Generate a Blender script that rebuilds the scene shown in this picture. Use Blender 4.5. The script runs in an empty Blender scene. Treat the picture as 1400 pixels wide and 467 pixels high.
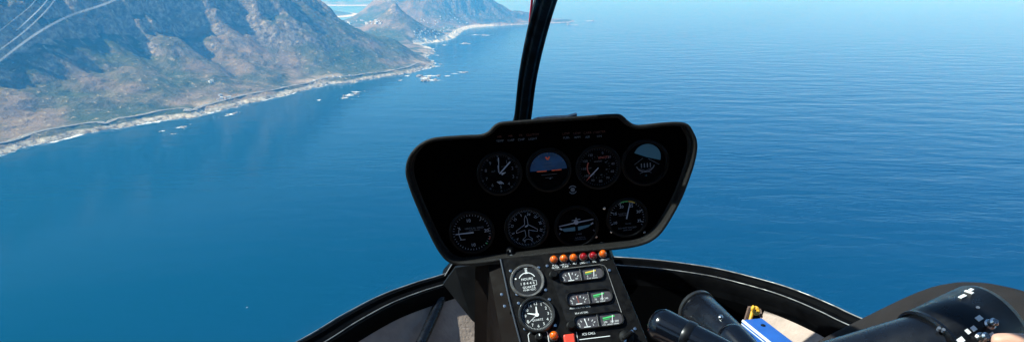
import bpy, bmesh, math, random
import numpy as np
from mathutils import Vector, Matrix
random.seed(7)
SC = bpy.context.scene
COL = SC.collection
PI = math.pi
V = Vector
# ------------------------------------------------------------------ camera
FPX, CX, CY, HORIZON = 912.0, 700.0, 233.5, -20.0
PITCH = math.atan((CY - HORIZON) / FPX)
SEA = -600.0                                    # sea level: the helicopter flies 600 m above the water
cp, sp = math.cos(PITCH), math.sin(PITCH)
cam = bpy.data.cameras.new('camera'); cam.sensor_width = 36; cam.lens = 36 * FPX / 1400
cam.clip_start = 0.02; cam.clip_end = 200000
camo = bpy.data.objects.new('camera', cam); COL.objects.link(camo)
camo.rotation_euler = (PI / 2 - PITCH, 0, 0); SC.camera = camo

def ray(px, py):
    dx, dy = px - CX, py - CY
    return V((dx, FPX * cp - dy * sp, -FPX * sp - dy * cp))
def at_y(px, py, y):
    r = ray(px, py); return r * (y / r.y)
def at_z(px, py, z):
    r = ray(px, py); return r * (z / r.z)
def on_plane(px, py, p0, n):
    r = ray(px, py); return r * (p0.dot(n) / r.dot(n))

# ------------------------------------------------------------------ materials
def new_mat(name):
    m = bpy.data.materials.new(name); m.use_nodes = True
    nt = m.node_tree; b = nt.nodes['Principled BSDF']
    return m, nt, b
def mat(name, col, rough=.5, metal=0, spec=.5, vary=.0, vscale=60, bump=0, bscale=400, bdist=.001, sss=0, coat=0):
    m, nt, b = new_mat(name); L = nt.links
    b.inputs['Base Color'].default_value = (*col, 1)
    b.inputs['Roughness'].default_value = rough; b.inputs['Metallic'].default_value = metal
    b.inputs['Specular IOR Level'].default_value = spec
    b.inputs['Coat Weight'].default_value = coat
    if sss:
        b.inputs['Subsurface Weight'].default_value = sss
        b.inputs['Subsurface Radius'].default_value = (.01, .004, .002)
    tc = nt.nodes.new('ShaderNodeTexCoord')
    if vary:
        n = nt.nodes.new('ShaderNodeTexNoise'); n.inputs['Scale'].default_value = vscale; n.inputs['Detail'].default_value = 6
        L.new(tc.outputs['Object'], n.inputs['Vector'])
        r = nt.nodes.new('ShaderNodeMapRange')
        r.inputs['From Min'].default_value = .3; r.inputs['From Max'].default_value = .7
        r.inputs['To Min'].default_value = 1 - vary; r.inputs['To Max'].default_value = 1 + vary
        L.new(n.outputs['Fac'], r.inputs['Value'])
        mx = nt.nodes.new('ShaderNodeMix'); mx.data_type = 'RGBA'; mx.blend_type = 'MULTIPLY'
        mx.inputs['Factor'].default_value = 1; mx.inputs['A'].default_value = (*col, 1)
        L.new(r.outputs['Result'], mx.inputs['B']); L.new(mx.outputs['Result'], b.inputs['Base Color'])
        rr = nt.nodes.new('ShaderNodeMath'); rr.operation = 'MULTIPLY'; rr.inputs[1].default_value = rough
        L.new(r.outputs['Result'], rr.inputs[0]); L.new(rr.outputs[0], b.inputs['Roughness'])
    if bump:
        n = nt.nodes.new('ShaderNodeTexNoise'); n.inputs['Scale'].default_value = bscale; n.inputs['Detail'].default_value = 3
        L.new(tc.outputs['Object'], n.inputs['Vector'])
        bp = nt.nodes.new('ShaderNodeBump'); bp.inputs['Strength'].default_value = bump; bp.inputs['Distance'].default_value = bdist
        L.new(n.outputs['Fac'], bp.inputs['Height']); L.new(bp.outputs['Normal'], b.inputs['Normal'])
    return m
M = {}
M['black'] = mat('black_paint', (.0045, .0045, .005), .55, spec=.15, vary=.25, vscale=30)
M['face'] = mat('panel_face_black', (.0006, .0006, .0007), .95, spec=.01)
M['pbezel'] = mat('panel_ring_black', (.0025, .0025, .003), .45, spec=.12)
M['wrinkle'] = mat('wrinkle_black', (.014, .013, .0122), .45, spec=.12, vary=.5, vscale=500, bump=.9, bscale=650, bdist=.0012)
M['console'] = mat('console_black', (.0048, .0043, .0043), .5, spec=.13, vary=.3, vscale=90, bump=.25, bscale=900, bdist=.0004)
M['plate'] = mat('raised_plate_black', (.006, .0055, .006), .5, spec=.22, vary=.3, vscale=90)
M['bezel'] = mat('satin_black_ring', (.018, .018, .018), .3, spec=.5)
M['greybezel'] = mat('worn_grey_ring', (.12, .115, .11), .35, metal=.3, vary=.3, vscale=120)
M['dial'] = mat('dial_black', (.0015, .0015, .002), .9, spec=.02)
M['dialc'] = mat('console_dial_black', (.012, .012, .014), .5, spec=.3)
M['white'] = mat('dial_white', (.26, .30, .38), .6)
M['dim'] = mat('dim_lettering', (.085, .10, .13), .6)
M['dimred'] = mat('dim_red_lettering', (.06, .012, .008), .6)
M['lab'] = mat('white_lettering', (.82, .82, .8), .6)
M['redm'] = mat('red_marking', (.32, .06, .04), .6)
M['greenm'] = mat('green_marking', (.06, .55, .14), .6)
M['yellowm'] = mat('yellow_marking', (.75, .55, .06), .6)
M['bluedial'] = mat('attitude_blue', (.004, .055, .15), .5, vary=.3, vscale=60)
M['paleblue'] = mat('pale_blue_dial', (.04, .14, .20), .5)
M['orangem'] = mat('orange_marking', (.75, .10, .03), .6)
M['meter'] = mat('meter_grey', (.055, .048, .054), .5, vary=.2, vscale=200)
M['amber'] = mat('amber_lens', (.80, .125, .003), .10, spec=.8, coat=1.)
M['redlens'] = mat('red_lens', (.30, .004, .006), .10, spec=.8, coat=1.)
M['redcap'] = mat('red_switch_guard', (.75, .06, .03), .4)
M['steel'] = mat('bright_steel', (.6, .6, .6), .25, metal=1)
M['frame'] = mat('frame_black', (.0022, .0022, .0026), .5, spec=.04, vary=.3, vscale=25)
M['edge'] = mat('edge_glint_grey', (.35, .33, .31), .35, metal=.4, vary=.4, vscale=40)
M['trim'] = mat('cabin_trim', (.48, .36, .295), .9, spec=.1, vary=.12, vscale=35, bump=.45, bscale=140, bdist=.004)
M['brown'] = mat('pedestal_brown', (.0085, .0062, .0055), .6, spec=.03, vary=.3, vscale=20)
M['tube'] = mat('stick_satin_black', (.004, .0048, .0075), .27, spec=.5, vary=.2, vscale=40)
M['gloss'] = mat('grip_gloss_black', (.003, .004, .007), .16, spec=.55)
M['sleeve'] = mat('grip_sleeve_black', (.004, .0042, .0055), .34, spec=.35, vary=.3, vscale=60)
M['blue'] = mat('blue_plastic', (.02, .11, .42), .4, vary=.12, vscale=30)
M['paper'] = mat('white_edge', (.75, .77, .8), .6)
M['yellow'] = mat('yellow_strap', (.75, .38, .02), .6, vary=.4, vscale=120)
M['strapbrown'] = mat('brown_webbing', (.13, .075, .055), .8, vary=.4, vscale=120)
M['redstring'] = mat('red_yarn', (.75, .02, .06), .8)
M['cloth'] = mat('trouser_charcoal', (.028, .024, .0235), .95, spec=.1, vary=.2, vscale=25, bump=.7, bscale=900, bdist=.002)
M['shirt'] = mat('shirt_white', (.7, .7, .7), .9, spec=.1)
M['skin'] = mat('skin', (.62, .33, .23), .5, vary=.08, vscale=80, sss=.15)
M['hair'] = mat('hair_brown', (.04, .025, .015), .7, vary=.4, vscale=150)
M['seat'] = mat('seat_leather', (.08, .07, .065), .6, vary=.2, vscale=20)

# ------------------------------------------------------------------ mesh builder
TXT = {}
def text_data(s):
    if s not in TXT:
        c = bpy.data.curves.new('lettering', 'FONT'); c.body = s; c.size = 1
        c.align_x = 'CENTER'; c.align_y = 'CENTER'; c.resolution_u = 2
        o = bpy.data.objects.new('lettering', c); COL.objects.link(o)
        dg = bpy.context.evaluated_depsgraph_get(); dg.update()
        me = o.evaluated_get(dg).to_mesh()
        vs = [v.co.copy() for v in me.vertices]; fs = [tuple(p.vertices) for p in me.polygons]
        o.evaluated_get(dg).to_mesh_clear()
        bpy.data.objects.remove(o); bpy.data.curves.remove(c)
        TXT[s] = (vs, fs)
    return TXT[s]

class Fr:                                       # a local frame: origin, right, up, outward normal
    def __init__(s, o, ex, ey, ez): s.o, s.ex, s.ey, s.ez = o, ex.normalized(), ey.normalized(), ez.normalized()
    def p(s, u, v, w=0): return s.o + s.ex * u + s.ey * v + s.ez * w
    def at(s, o): return Fr(o, s.ex, s.ey, s.ez)
    def rot(s, a):
        c, d = math.cos(a), math.sin(a)
        return Fr(s.o, s.ex * c + s.ey * d, s.ey * c - s.ex * d, s.ez)

class MB:
    def __init__(s, *mats): s.v, s.f, s.i, s.mats = [], [], [], [M[m] if isinstance(m, str) else m for m in mats]
    def add(s, vs, fs, mi=0):
        b = len(s.v); s.v += [V(x) for x in vs]
        for f in fs: s.f.append(tuple(b + k for k in f)); s.i.append(mi)
    def loops(s, rings, closed=True, mi=0, cap0=False, cap1=False):
        n = len(rings[0]); vs = [p for r in rings for p in r]; fs = []
        for k in range(len(rings) - 1):
            for j in range(n if closed else n - 1):
                a, b2 = k * n + j, k * n + (j + 1) % n
                fs.append((a, b2, b2 + n, a + n))
        if cap0: fs.append(tuple(range(n - 1, -1, -1)))
        if cap1: fs.append(tuple(range((len(rings) - 1) * n, len(rings) * n)))
        s.add(vs, fs, mi)
    def box(s, fr, u0, u1, v0, v1, w0, w1, mi=0, bev=0):
        if bev:
            rings = []
            for (d, w) in ((0, w0), (0, w1 - bev), (bev, w1)):
                rings.append([fr.p(u, v, w) for u, v in rrect(u0 + d, u1 - d, v0 + d, v1 - d, bev)])
            s.loops(rings, True, mi, True, True); return
        p = [fr.p(u, v, w) for w in (w0, w1) for (u, v) in ((u0, v0), (u1, v0), (u1, v1), (u0, v1))]
        s.add(p, [(3, 2, 1, 0), (4, 5, 6, 7), (0, 1, 5, 4), (1, 2, 6, 5), (2, 3, 7, 6), (3, 0, 4, 7)], mi)
    def lathe(s, fr, prof, n=40, mi=0, cap0=False, cap1=False):
        rings = [[fr.p(r * math.cos(2 * PI * k / n), r * math.sin(2 * PI * k / n), w) for k in range(n)] for r, w in prof]
        s.loops(rings, True, mi, cap0, cap1)
    def disc(s, fr, r, w=0, n=48, mi=0):
        s.add([fr.p(r * math.cos(2 * PI * k / n), r * math.sin(2 * PI * k / n), w) for k in range(n)], [tuple(range(n))], mi)
    def sector(s, fr, r0, r1, a0, a1, w, mi=0, n=24):
        vs = []
        for k in range(n + 1):
            a = a0 + (a1 - a0) * k / n
            vs += [fr.p(r0 * math.cos(a), r0 * math.sin(a), w), fr.p(r1 * math.cos(a), r1 * math.sin(a), w)]
        s.add(vs, [(2 * k, 2 * k + 1, 2 * k + 3, 2 * k + 2) for k in range(n)], mi)
    def poly(s, pts, mi=0): s.add(pts, [tuple(range(len(pts)))], mi)
    def bar(s, fr, u0, v0, u1, v1, wd, w, mi=0, wd1=None):
        d = V((u1 - u0, v1 - v0)); n = V((-d.y, d.x)).normalized(); wd1 = wd if wd1 is None else wd1
        q = [(u0 + n.x * wd / 2, v0 + n.y * wd / 2), (u0 - n.x * wd / 2, v0 - n.y * wd / 2), (u1 - n.x * wd1 / 2, v1 - n.y * wd1 / 2), (u1 + n.x * wd1 / 2, v1 + n.y * wd1 / 2)]
        s.add([fr.p(a, b, w) for a, b in q], [(0, 1, 2, 3)], mi)
    def ticks(s, fr, n, r0, r1, wd, w, mi=0, a0=0, a1=2 * PI, skip=None):
        for k in range(n):
            if skip and k % skip == 0: continue
            a = a0 + (a1 - a0) * k / n
            s.bar(fr, r0 * math.cos(a), r0 * math.sin(a), r1 * math.cos(a), r1 * math.sin(a), wd, w, mi)
    def text(s, fr, u, v, w, size, txt, mi=0, rot=0):
        vs, fs = text_data(txt); g = fr.rot(rot)
        o = fr.p(u, v, w)
        s.add([o + g.ex * q.x * size + g.ey * q.y * size for q in vs], fs, mi)
    def tube(s, pts, rad, n=12, mi=0, caps=True):
        pts = [V(p) for p in pts]; rad = rad if hasattr(rad, '__len__') else [rad] * len(pts)
        rings = []; ref = V((0, 0, 1))
        for k, p in enumerate(pts):
            t = (pts[min(k + 1, len(pts) - 1)] - pts[max(k - 1, 0)]).normalized()
            if k == 0:
                if abs(t.dot(ref)) > .9: ref = V((1, 0, 0))
                a = t.cross(ref).normalized()
            else:
                a = (a - t * a.dot(t)).normalized()
            b = t.cross(a)
            rings.append([p + (a * math.cos(2 * PI * j / n) + b * math.sin(2 * PI * j / n)) * rad[k] for j in range(n)])
        s.loops(rings, True, mi, caps, caps)
    def build(s, name, parent=None, smooth=None, tri=False):
        root = parent
        while root is not None and root.parent is not None: root = root.parent
        off = root.location if root is not None else V((0, 0, 0))
        me = bpy.data.meshes.new(name)
        me.from_pydata([tuple(q - off) for q in s.v], [], s.f)
        for m in s.mats: me.materials.append(m)
        for p, i in zip(me.polygons, s.i): p.material_index = i
        bm = bmesh.new(); bm.from_mesh(me)
        bmesh.ops.remove_doubles(bm, verts=bm.verts, dist=1e-6) if not tri else None
        big = [f for f in bm.faces if len(f.verts) > 8]
        if big: bmesh.ops.triangulate(bm, faces=big)
        bmesh.ops.recalc_face_normals(bm, faces=bm.faces)
        bm.to_mesh(me); bm.free()
        if smooth:
            me.polygons.foreach_set('use_smooth', [True] * len(me.polygons))
            me.set_sharp_from_angle(angle=math.radians(smooth))
        o = bpy.data.objects.new(name, me); COL.objects.link(o)
        if parent is not None: o.parent = parent
        return o

def rrect(u0, u1, v0, v1, r, n=4):
    r = min(r, (u1 - u0) / 2.01, (v1 - v0) / 2.01); out = []
    for cx, cy, a0 in ((u1 - r, v1 - r, 0), (u0 + r, v1 - r, PI / 2), (u0 + r, v0 + r, PI), (u1 - r, v0 + r, 1.5 * PI)):
        for k in range(n + 1):
            a = a0 + PI / 2 * k / n; out.append((cx + r * math.cos(a), cy + r * math.sin(a)))
    return out
def tag(o, label=None, cat=None, group=None, kind=None):
    if label: o['label'] = label
    if cat: o['category'] = cat
    if group: o['group'] = group
    if kind: o['kind'] = kind
    return o
def thing(name, loc, label, cat, group=None):
    o = bpy.data.objects.new(name, None); COL.objects.link(o); o.location = loc; o.empty_display_size = .05
    return tag(o, label, cat, group)
def smooth_path(pts, n=8):
    P = [V(p) for p in pts]; P = [P[0] * 2 - P[1]] + P + [P[-1] * 2 - P[-2]]; out = []
    for i in range(1, len(P) - 2):
        for k in range(n):
            t = k / n; a, b, c, d = P[i - 1:i + 3]
            out.append(.5 * ((2 * b) + (c - a) * t + (2 * a - 5 * b + 4 * c - d) * t * t + (3 * b - a - 3 * c + d) * t ** 3))
    out.append(P[-2]); return out

# ================================================================== HELICOPTER SHELL
heli = thing('helicopter', (.15, 1.2, -1.12), 'black framed helicopter cabin with curved windscreen, centre post and pale trim', 'helicopter')
ZA = -.73
arc_px_l = [(415, 467), (470, 434), (520, 408), (565, 391), (608, 378)]
arc_px_c = [(660, 361), (720, 353), (780, 351)]
arc_px_r = [(835, 354), (900, 359), (960, 367), (1000, 375), (1060, 391), (1100, 405), (1140, 422), (1172, 437)]
arc = [V((-.74, .45, ZA)), V((-.70, .75, ZA)), V((-.60, 1.03, ZA))] + [at_z(x, y, ZA) for x, y in arc_px_l + arc_px_c + arc_px_r] + \
      [V((.90, 1.18, ZA)), V((1.0, .85, ZA)), V((1.04, .45, ZA))]
arc = smooth_path(arc, 6)
CEN = V((.15, .5, 0))
def offs(path, ins, dz):                        # move a path inward (towards the cabin) and up
    out = []
    for k, p in enumerate(path):
        t = path[min(k + 1, len(path) - 1)] - path[max(k - 1, 0)]
        n = V((t.y, -t.x, 0)).normalized()      # path runs left -> front -> right, so this points inward
        out.append(p + n * ins + V((0, 0, dz)))
    return out
fb = MB('frame')
sec = [(0.006, -.035), (-.004, -.012), (-.004, .004), (.002, .008), (.010, .006), (.014, -.002), (.030, -.006), (.034, .000), (.046, -.002), (.052, -.014), (.052, -.040)]
fb.loops([offs(arc, a, b) for a, b in sec], closed=False)
fr_o = fb.build('window_frame', heli, smooth=40)
eb = MB('edge'); eb.tube(offs(arc, -.0035, .0065), .0016, 6); eb.build('edge_glint', fr_o, smooth=60)  # pale strip stands in for the sun glint on the frame lip
eb = MB('edge'); eb.tube(offs(arc, .0400, .0015), .0012, 6); eb.build('seam_strip', fr_o, smooth=60)
# pale lining of the nose bowl under the frame
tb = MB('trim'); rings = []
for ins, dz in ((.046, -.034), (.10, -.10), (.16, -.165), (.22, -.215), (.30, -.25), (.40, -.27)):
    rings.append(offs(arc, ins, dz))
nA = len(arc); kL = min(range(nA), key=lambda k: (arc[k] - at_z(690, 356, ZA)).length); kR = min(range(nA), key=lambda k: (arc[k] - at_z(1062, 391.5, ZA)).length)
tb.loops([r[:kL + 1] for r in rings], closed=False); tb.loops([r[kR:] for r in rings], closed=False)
kb = MB('face'); kb.loops([r[kL:kR + 1] for r in rings], closed=False); kb.build('footwell_shade_lining', heli, smooth=60)  # black footwell lining; its colour also stands in for missing shade
sk_ = MB('frame'); kS = min(range(nA), key=lambda k: (arc[k] - at_z(790, 351, ZA)).length)
sk_.loops([offs(arc, a, b)[kS:] for a, b in ((.052, -.030), (.060, -.062), (.072, -.066), (.074, -.09))], closed=False); sk_.build('frame_skirt', heli, smooth=40)
tr = tb.build('interior_trim', heli, smooth=60)
flb = MB('trim'); F0 = Fr(V((.15, .6, -1.12)), V((1, 0, 0)), V((0, 1, 0)), V((0, 0, 1)))
flb.box(F0, -.85, .85, -.9, 1.0, -.03, .0)
flb.build('cabin_floor', heli)
# black rib down the left lining
rb = MB('tube'); rb.tube(smooth_path([at_y(606, 398, 1.56), at_y(594, 428, 1.50), at_y(572, 476, 1.40), at_y(560, 500, 1.36)], 6), .013, 14)
rib = rb.build('support_tube', heli, smooth=60)
# centre post
post_pts = smooth_path([V((.13, 1.72, -.73)), at_y(706, 215, 1.655), at_y(714.5, 163, 1.60), at_y(721, 110, 1.47), at_y(731, 60, 1.32), at_y(747, 0, 1.13), at_y(775, -80, .85), V((.12, .5, .20))], 8)
pb = MB('frame'); rings = []
wid = np.interp(np.linspace(0, 1, len(post_pts)), [0, .3, .75, 1], [.0215, .0205, .0175, .0165])
for k, p in enumerate(post_pts):
    t = (post_pts[min(k + 1, len(post_pts) - 1)] - post_pts[max(k - 1, 0)]).normalized()
    a = V((1, 0, 0)); a = (a - t * a.dot(t)).normalized(); b = a.cross(t).normalized()   # b towards cabin
    if b.y > 0: b = -b
    w = wid[k]
    rings.append([p + a * (u * w) + b * (v * w) for u, v in ((-1, -.5), (-1, .15), (-.82, .3), (-.55, .3), (-.42, .75), (-.2, .9), (.25, .9), (.42, .75), (.55, .3), (.82, .3), (1, .15), (1, -.5))])
pb.loops(rings, True, 0, True, True)
post = pb.build('centre_post', heli, smooth=35)
# bracket where the post meets the frame, seen left of the panel
bk = MB('frame'); q = [at_y(603, 381, 1.60), at_y(612, 371, 1.60), at_y(622, 356, 1.60), at_y(700, 300, 1.62), at_y(790, 320, 1.62), at_y(840, 352, 1.64), at_y(760, 372, 1.62)]
bk.loops([[p + V((0, .06, 0)) for p in q], q], True, 0, True, True); bk.build('post_bracket', heli)
gb = MB('edge'); gb.tube([at_y(607.5, 377.5, 1.592), at_y(617.5, 361, 1.592)], .0014, 6); gb.build('edge_glint', fr_o)  # pale line drawn as the highlight up the bracket edge
# brushed gusset that catches the light
gs = MB(mat('gusset_satin', (.06, .065, .075), .3, metal=.6)); q = [at_y(616, 382, 1.50), at_y(628, 364, 1.50), at_y(642, 362, 1.50), at_y(624, 383, 1.50)]
gs.loops([[p + V((0, .01, 0)) for p in q], q], True, 0, True, True); gs.build('gusset', heli)
# windscreen: a bowed clear shell standing on the frame
m, nt, b = new_mat('windscreen_acrylic'); nt.nodes.remove(b); L = nt.links
out = nt.nodes['Material Output']; tp = nt.nodes.new('ShaderNodeBsdfTransparent'); tp.inputs[0].default_value = (.90, .98, .995, 1)
gl = nt.nodes.new('ShaderNodeBsdfGlossy'); gl.inputs['Roughness'].default_value = .02
mx = nt.nodes.new('ShaderNodeMixShader'); lw = nt.nodes.new('ShaderNodeLayerWeight'); lw.inputs['Blend'].default_value = .12
mp = nt.nodes.new('ShaderNodeMath'); mp.operation = 'MULTIPLY'; mp.inputs[1].default_value = .035
L.new(lw.outputs['Fresnel'], mp.inputs[0]); L.new(mp.outputs[0], mx.inputs[0]); L.new(tp.outputs[0], mx.inputs[1]); L.new(gl.outputs[0], mx.inputs[2]); L.new(mx.outputs[0], out.inputs['Surface'])
M['glass'] = m
WR = [(-.722, 1, 1), (-.6, 1.02, .992), (-.46, 1.035, .975), (-.31, 1.04, .945), (-.16, 1.04, .86), (-.02, 1.02, .72), (.10, .97, .54), (.19, .88, .33), (.24, .75, .1)]
wr2 = smooth_path([V(w) for w in WR], 4)
def ws_point(k, w):
    p = arc[k]; return V((CEN.x + (p.x - CEN.x) * w.y + .0, p.y * w.z + .035, w.x))
wb = MB('glass'); wb.loops([[ws_point(k, w) for k in range(len(arc))] for w in wr2], closed=False)
ws = wb.build('windscreen', heli, smooth=80)
sol = ws.modifiers.new('thickness', 'SOLIDIFY'); sol.thickness = .004; sol.offset = 1
# unseen roof, rear wall and doors behind the windscreen, added to darken the cockpit
rb = MB('black'); RF = Fr(V((.15, 0, 0)), V((1, 0, 0)), V((0, 1, 0)), V((0, 0, 1)))
rb.box(RF, -.80, .80, -1.0, .12, .262, .30, 0, .01); rb.mats = [M['frame']]; rb.build('roof', heli)
rb = MB('frame'); rb.box(RF, -.90, .90, -1.04, -1.0, -1.12, .30, 0, .01); rb.build('unseen_rear_wall', heli)
for s_ in (-1, 1):
    rb = MB('frame'); x0, x1 = s_ * .92 - .02, s_ * .92 + .02
    rb.box(RF, x0, x1, -1.0, .42, -1.12, -.26); rb.box(RF, x0, x1, -1.0, -.15, -.26, .262); rb.box(RF, x0, x1, -.15, .42, .13, .262); rb.build('unseen_door', heli)
    wb_ = MB('glass'); wb_.add([RF.p(s_ * .92, u, v) for u, v in ((-.15, -.26), (.42, -.26), (.42, .13), (-.15, .13))], [(0, 1, 2, 3)]); wb_.build('door_window', heli)
    rb = MB('frame'); rb.box(RF, min(s_ * .79, s_ * .93), max(s_ * .79, s_ * .93), -1.0, .42, .262, .30); rb.build('unseen_roof_rail', heli)
# pale streaks on the upper left of the screen
m, nt, b = new_mat('streaked_acrylic'); L = nt.links; out = nt.nodes['Material Output']
tp = nt.nodes.new('ShaderNodeBsdfTransparent'); mx = nt.nodes.new('ShaderNodeMixShader'); tc = nt.nodes.new('ShaderNodeTexCoord')
n = nt.nodes.new('ShaderNodeTexNoise'); n.inputs['Scale'].default_value = 25; n.inputs['Detail'].default_value = 5
at = nt.nodes.new('ShaderNodeAttribute'); at.attribute_name = 'fade'
mm = nt.nodes.new('ShaderNodeMath'); mm.operation = 'MULTIPLY'
L.new(tc.outputs['Object'], n.inputs['Vector']); L.new(n.outputs['Fac'], mm.inputs[0]); L.new(at.outputs['Fac'], mm.inputs[1])
tl = nt.nodes.new('ShaderNodeBsdfTranslucent'); tl.inputs[0].default_value = (.9, .9, .9, 1)
L.new(mm.outputs[0], mx.inputs[0]); L.new(tp.outputs[0], mx.inputs[1]); L.new(tl.outputs[0], mx.inputs[2]); L.new(mx.outputs[0], out.inputs['Surface'])
M['streak'] = m
from mathutils.bvhtree import BVHTree
wsbvh = BVHTree.FromPolygons([v for v in wb.v], wb.f)
def on_glass(px, py, pull=.006):
    d = ray(px, py).normalized(); h = wsbvh.ray_cast(V((0, 0, 0)), d)
    return (h[0] if h[0] else d * .9) - d * pull
def streak(px, wpx, strength):
    pts = smooth_path([V((x, y, 0)) for x, y in px], 10); mb = MB('streak'); fade = []
    n = len(pts); vs = []
    for k, p in enumerate(pts):
        t = (pts[min(k + 1, n - 1)] - pts[max(k - 1, 0)]).normalized(); q = V((-t.y, t.x, 0))
        for j, e in enumerate((-1, -.4, .4, 1)):
            vs.append(on_glass(p.x + q.x * wpx * e, p.y + q.y * wpx * e)); fade.append(strength * (1 if j in (1, 2) else 0) * math.sin(PI * min(max((k + .3) / n, 0), 1)) ** .5)
    mb.add(vs, [(4 * k + j, 4 * k + j + 1, 4 * k + j + 5, 4 * k + j + 4) for k in range(n - 1) for j in range(3)])
    o = mb.build('streak', ws, smooth=80, tri=True)
    a = o.data.attributes.new('fade', 'FLOAT', 'POINT'); a.data.foreach_set('value', fade)
streak([(-30, 110), (0, 83), (50, 46), (95, 22), (150, 3), (190, -20)], 2.2, .24)
streak([(-20, 82), (0, 68), (32, 44), (58, 20), (75, 0), (85, -15)], 1.4, .24)
streak([(22, 42), (40, 26), (60, 6), (72, -12)], 1.1, .38)
streak([(-10, 50), (15, 30), (40, 10), (55, -8)], .8, .22)
# black gusset plate and brown pedestal side left of the console
gp = MB('black'); q = [at_y(606, 388, 1.40), at_y(622, 366, 1.40), at_y(700, 352, 1.40), at_y(705, 448, 1.36), at_y(657, 447, 1.36), at_y(645, 437, 1.365)]
gp.loops([[p + V((0, .012, 0)) for p in q], q], True, 0, True, True); gp.build('side_plate', heli)

# ================================================================== INSTRUMENT PANEL
YP = 1.28
panel = thing('instrument_panel', at_y(757, 345, YP), 'large black flight instrument panel with eight round dials on the console', 'instrument panel')
outl = [(554, 238), (554.5, 226), (558, 215), (564, 206), (573, 197.5), (586, 190.5), (602, 187.3), (635, 185), (656, 184), (667, 180), (676, 171), (685, 167), (702, 165.5), (755, 161.5), (800, 158.5), (840, 156), (851, 158),
        (860, 166), (868, 170.5), (881, 171), (905, 168), (927, 167), (941, 170), (948.5, 180), (953.5, 192), (954, 206), (951, 222), (945, 241), (934, 270), (918, 300), (905, 319), (892, 330),
        (876, 336.5), (858, 340), (832, 343), (760, 349), (690, 357.5), (662, 361.5), (636, 363.5), (622, 362.5), (610, 357), (601, 347), (592, 332), (578, 303), (565, 273), (557, 251)]
loop = [V((p.x, 0, p.z)) for p in (at_y(x, y, YP) for x, y in outl)]
L2 = []
for i in range(len(loop)):                      # closed Catmull-Rom
    a, b, c, d = (loop[(i + k - 1) % len(loop)] for k in range(4))
    for k in range(4):
        t = k / 4; L2.append(.5 * ((2 * b) + (c - a) * t + (2 * a - 5 * b + 4 * c - d) * t * t + (3 * b - a - 3 * c + d) * t ** 3))
NR = []
for i in range(len(L2)):
    t = L2[(i + 2) % len(L2)] - L2[i - 2]; NR.append(V((t.z, 0, -t.x)).normalized())   # clockwise seen from the cabin -> inward
def ploop(ins, y): return [p + n * ins + V((0, y, 0)) for p, n in zip(L2, NR)]
pm = MB('wrinkle'); pcen = sum(L2, V()) / len(L2)
def pscale(s, ins, y): return [pcen + (p + n * ins - pcen) * s + V((0, y, 0)) for p, n in zip(L2, NR)]
pm.loops([pscale(.82, 0, YP + .075), pscale(.87, 0, YP + .055), pscale(.965, 0, YP + .018), ploop(0, YP + .004), ploop(.0012, YP + .001), ploop(.004, YP), ploop(.0065, YP + .001), ploop(.0085, YP + .005), ploop(.011, YP + .026)], True, 0, True)
shroud = pm.build('shroud', panel, smooth=50)
YF = YP + .024
fm = MB('face'); fm.poly(ploop(.0105, YF)); fm.build('face_plate', panel)
pa, pbx = at_y(645, 317, YF), at_y(857, 297, YF)
ex = (pbx - pa).normalized(); ey = V((0, -1, 0)).cross(ex).normalized()
PF = Fr(pa, ex, ey, V((0, -1, 0)))
def A(deg): return math.radians(deg)            # clock degrees -> maths angle
def clk(deg): return math.radians(90 - deg)
def gauge(name, px, py, r, lab, bz='pbezel', ring=True):
    fr = PF.at(at_y(px, py, YF))
    d = MB('dial'); d.disc(fr, r, .0012); d.lathe(fr, [(r, .0012), (r, .0002)]); o = d.build(name, panel); o['label'] = lab
    b = MB(bz); b.lathe(fr, [(r + .0065, .0), (r + .006, .0045), (r + .0035, .006), (r + .001, .0055), (r - .001, .0014)], 56)
    b.build('bezel', o, smooth=50)
    return fr, o
K = .00149                                      # metres per photo pixel on the panel
W0, W1, W2 = .0016, .0024, .0030
# altimeter
fr, o = gauge('altimeter', 683, 237, .040, 'altimeter with three white pointers and a striped flag')
k = MB('dim', 'white', 'dimred'); k.ticks(fr, 50, .036, .039, .0004, W0); k.ticks(fr, 10, .0345, .039, .0009, W0, 0, PI / 2, PI / 2 + 2 * PI)
for i in range(10): a = clk(36 * i); k.text(fr, .0285 * math.cos(a), .0285 * math.sin(a), W0, .0095, str(i))
k.text(fr, -.012, .006, W0, .005, 'ALT'); k.text(fr, .010, .014, W0, .003, '100 FEET')
for i in range(3): k.bar(fr, -.007 + .0035 * i, -.016, -.0005 + .0035 * i, -.022, .0016, W0, 1)
k.build('markings', o)
n_ = MB('white'); n_.bar(fr, 0, 0, .024, .023, .0024, W1); n_.bar(fr, .004, -.001, .013, .002, .005, W1 + .0002, 0, .001); n_.bar(fr, -.001, .003, .0015, .034, .0012, W1 + .0004); n_.bar(fr, -.001, .003, -.0008, .018, .0024, W1 + .0004); n_.build('needle', o)
# attitude indicator
fr, o = gauge('attitude_indicator', 750, 232, .040, 'attitude indicator with a blue sky half and orange horizon bars')
k = MB('bluedial', 'dim', 'orangem', 'white')
k.sector(fr.at(fr.p(0, -.0005)), .0, .0375, .02, PI - .02, W0, 0)
for a in range(-60, 61, 10): c = clk(a); k.bar(fr, .0335 * math.cos(c), .0335 * math.sin(c), .037 * math.cos(c), .037 * math.sin(c), .0008 if a % 30 else .0016, W1, 1)
k.bar(fr, -.004, .028, 0, .022, .003, W1, 2); k.bar(fr, .004, .028, 0, .022, .003, W1 + .0001, 2)
k.bar(fr, -.024, -.001, -.004, -.001, .0022, W2, 2); k.bar(fr, .006, -.001, .026, -.001, .0022, W2, 2)
for v, h in ((.008, .012), (.015, .008), (-.009, .016), (-.016, .008)): k.bar(fr, -h, v, h, v, .0006, W1, 1)
k.text(fr, .002, -.018, W1, .006, '<', 3, .6); k.build('markings', o)
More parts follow.
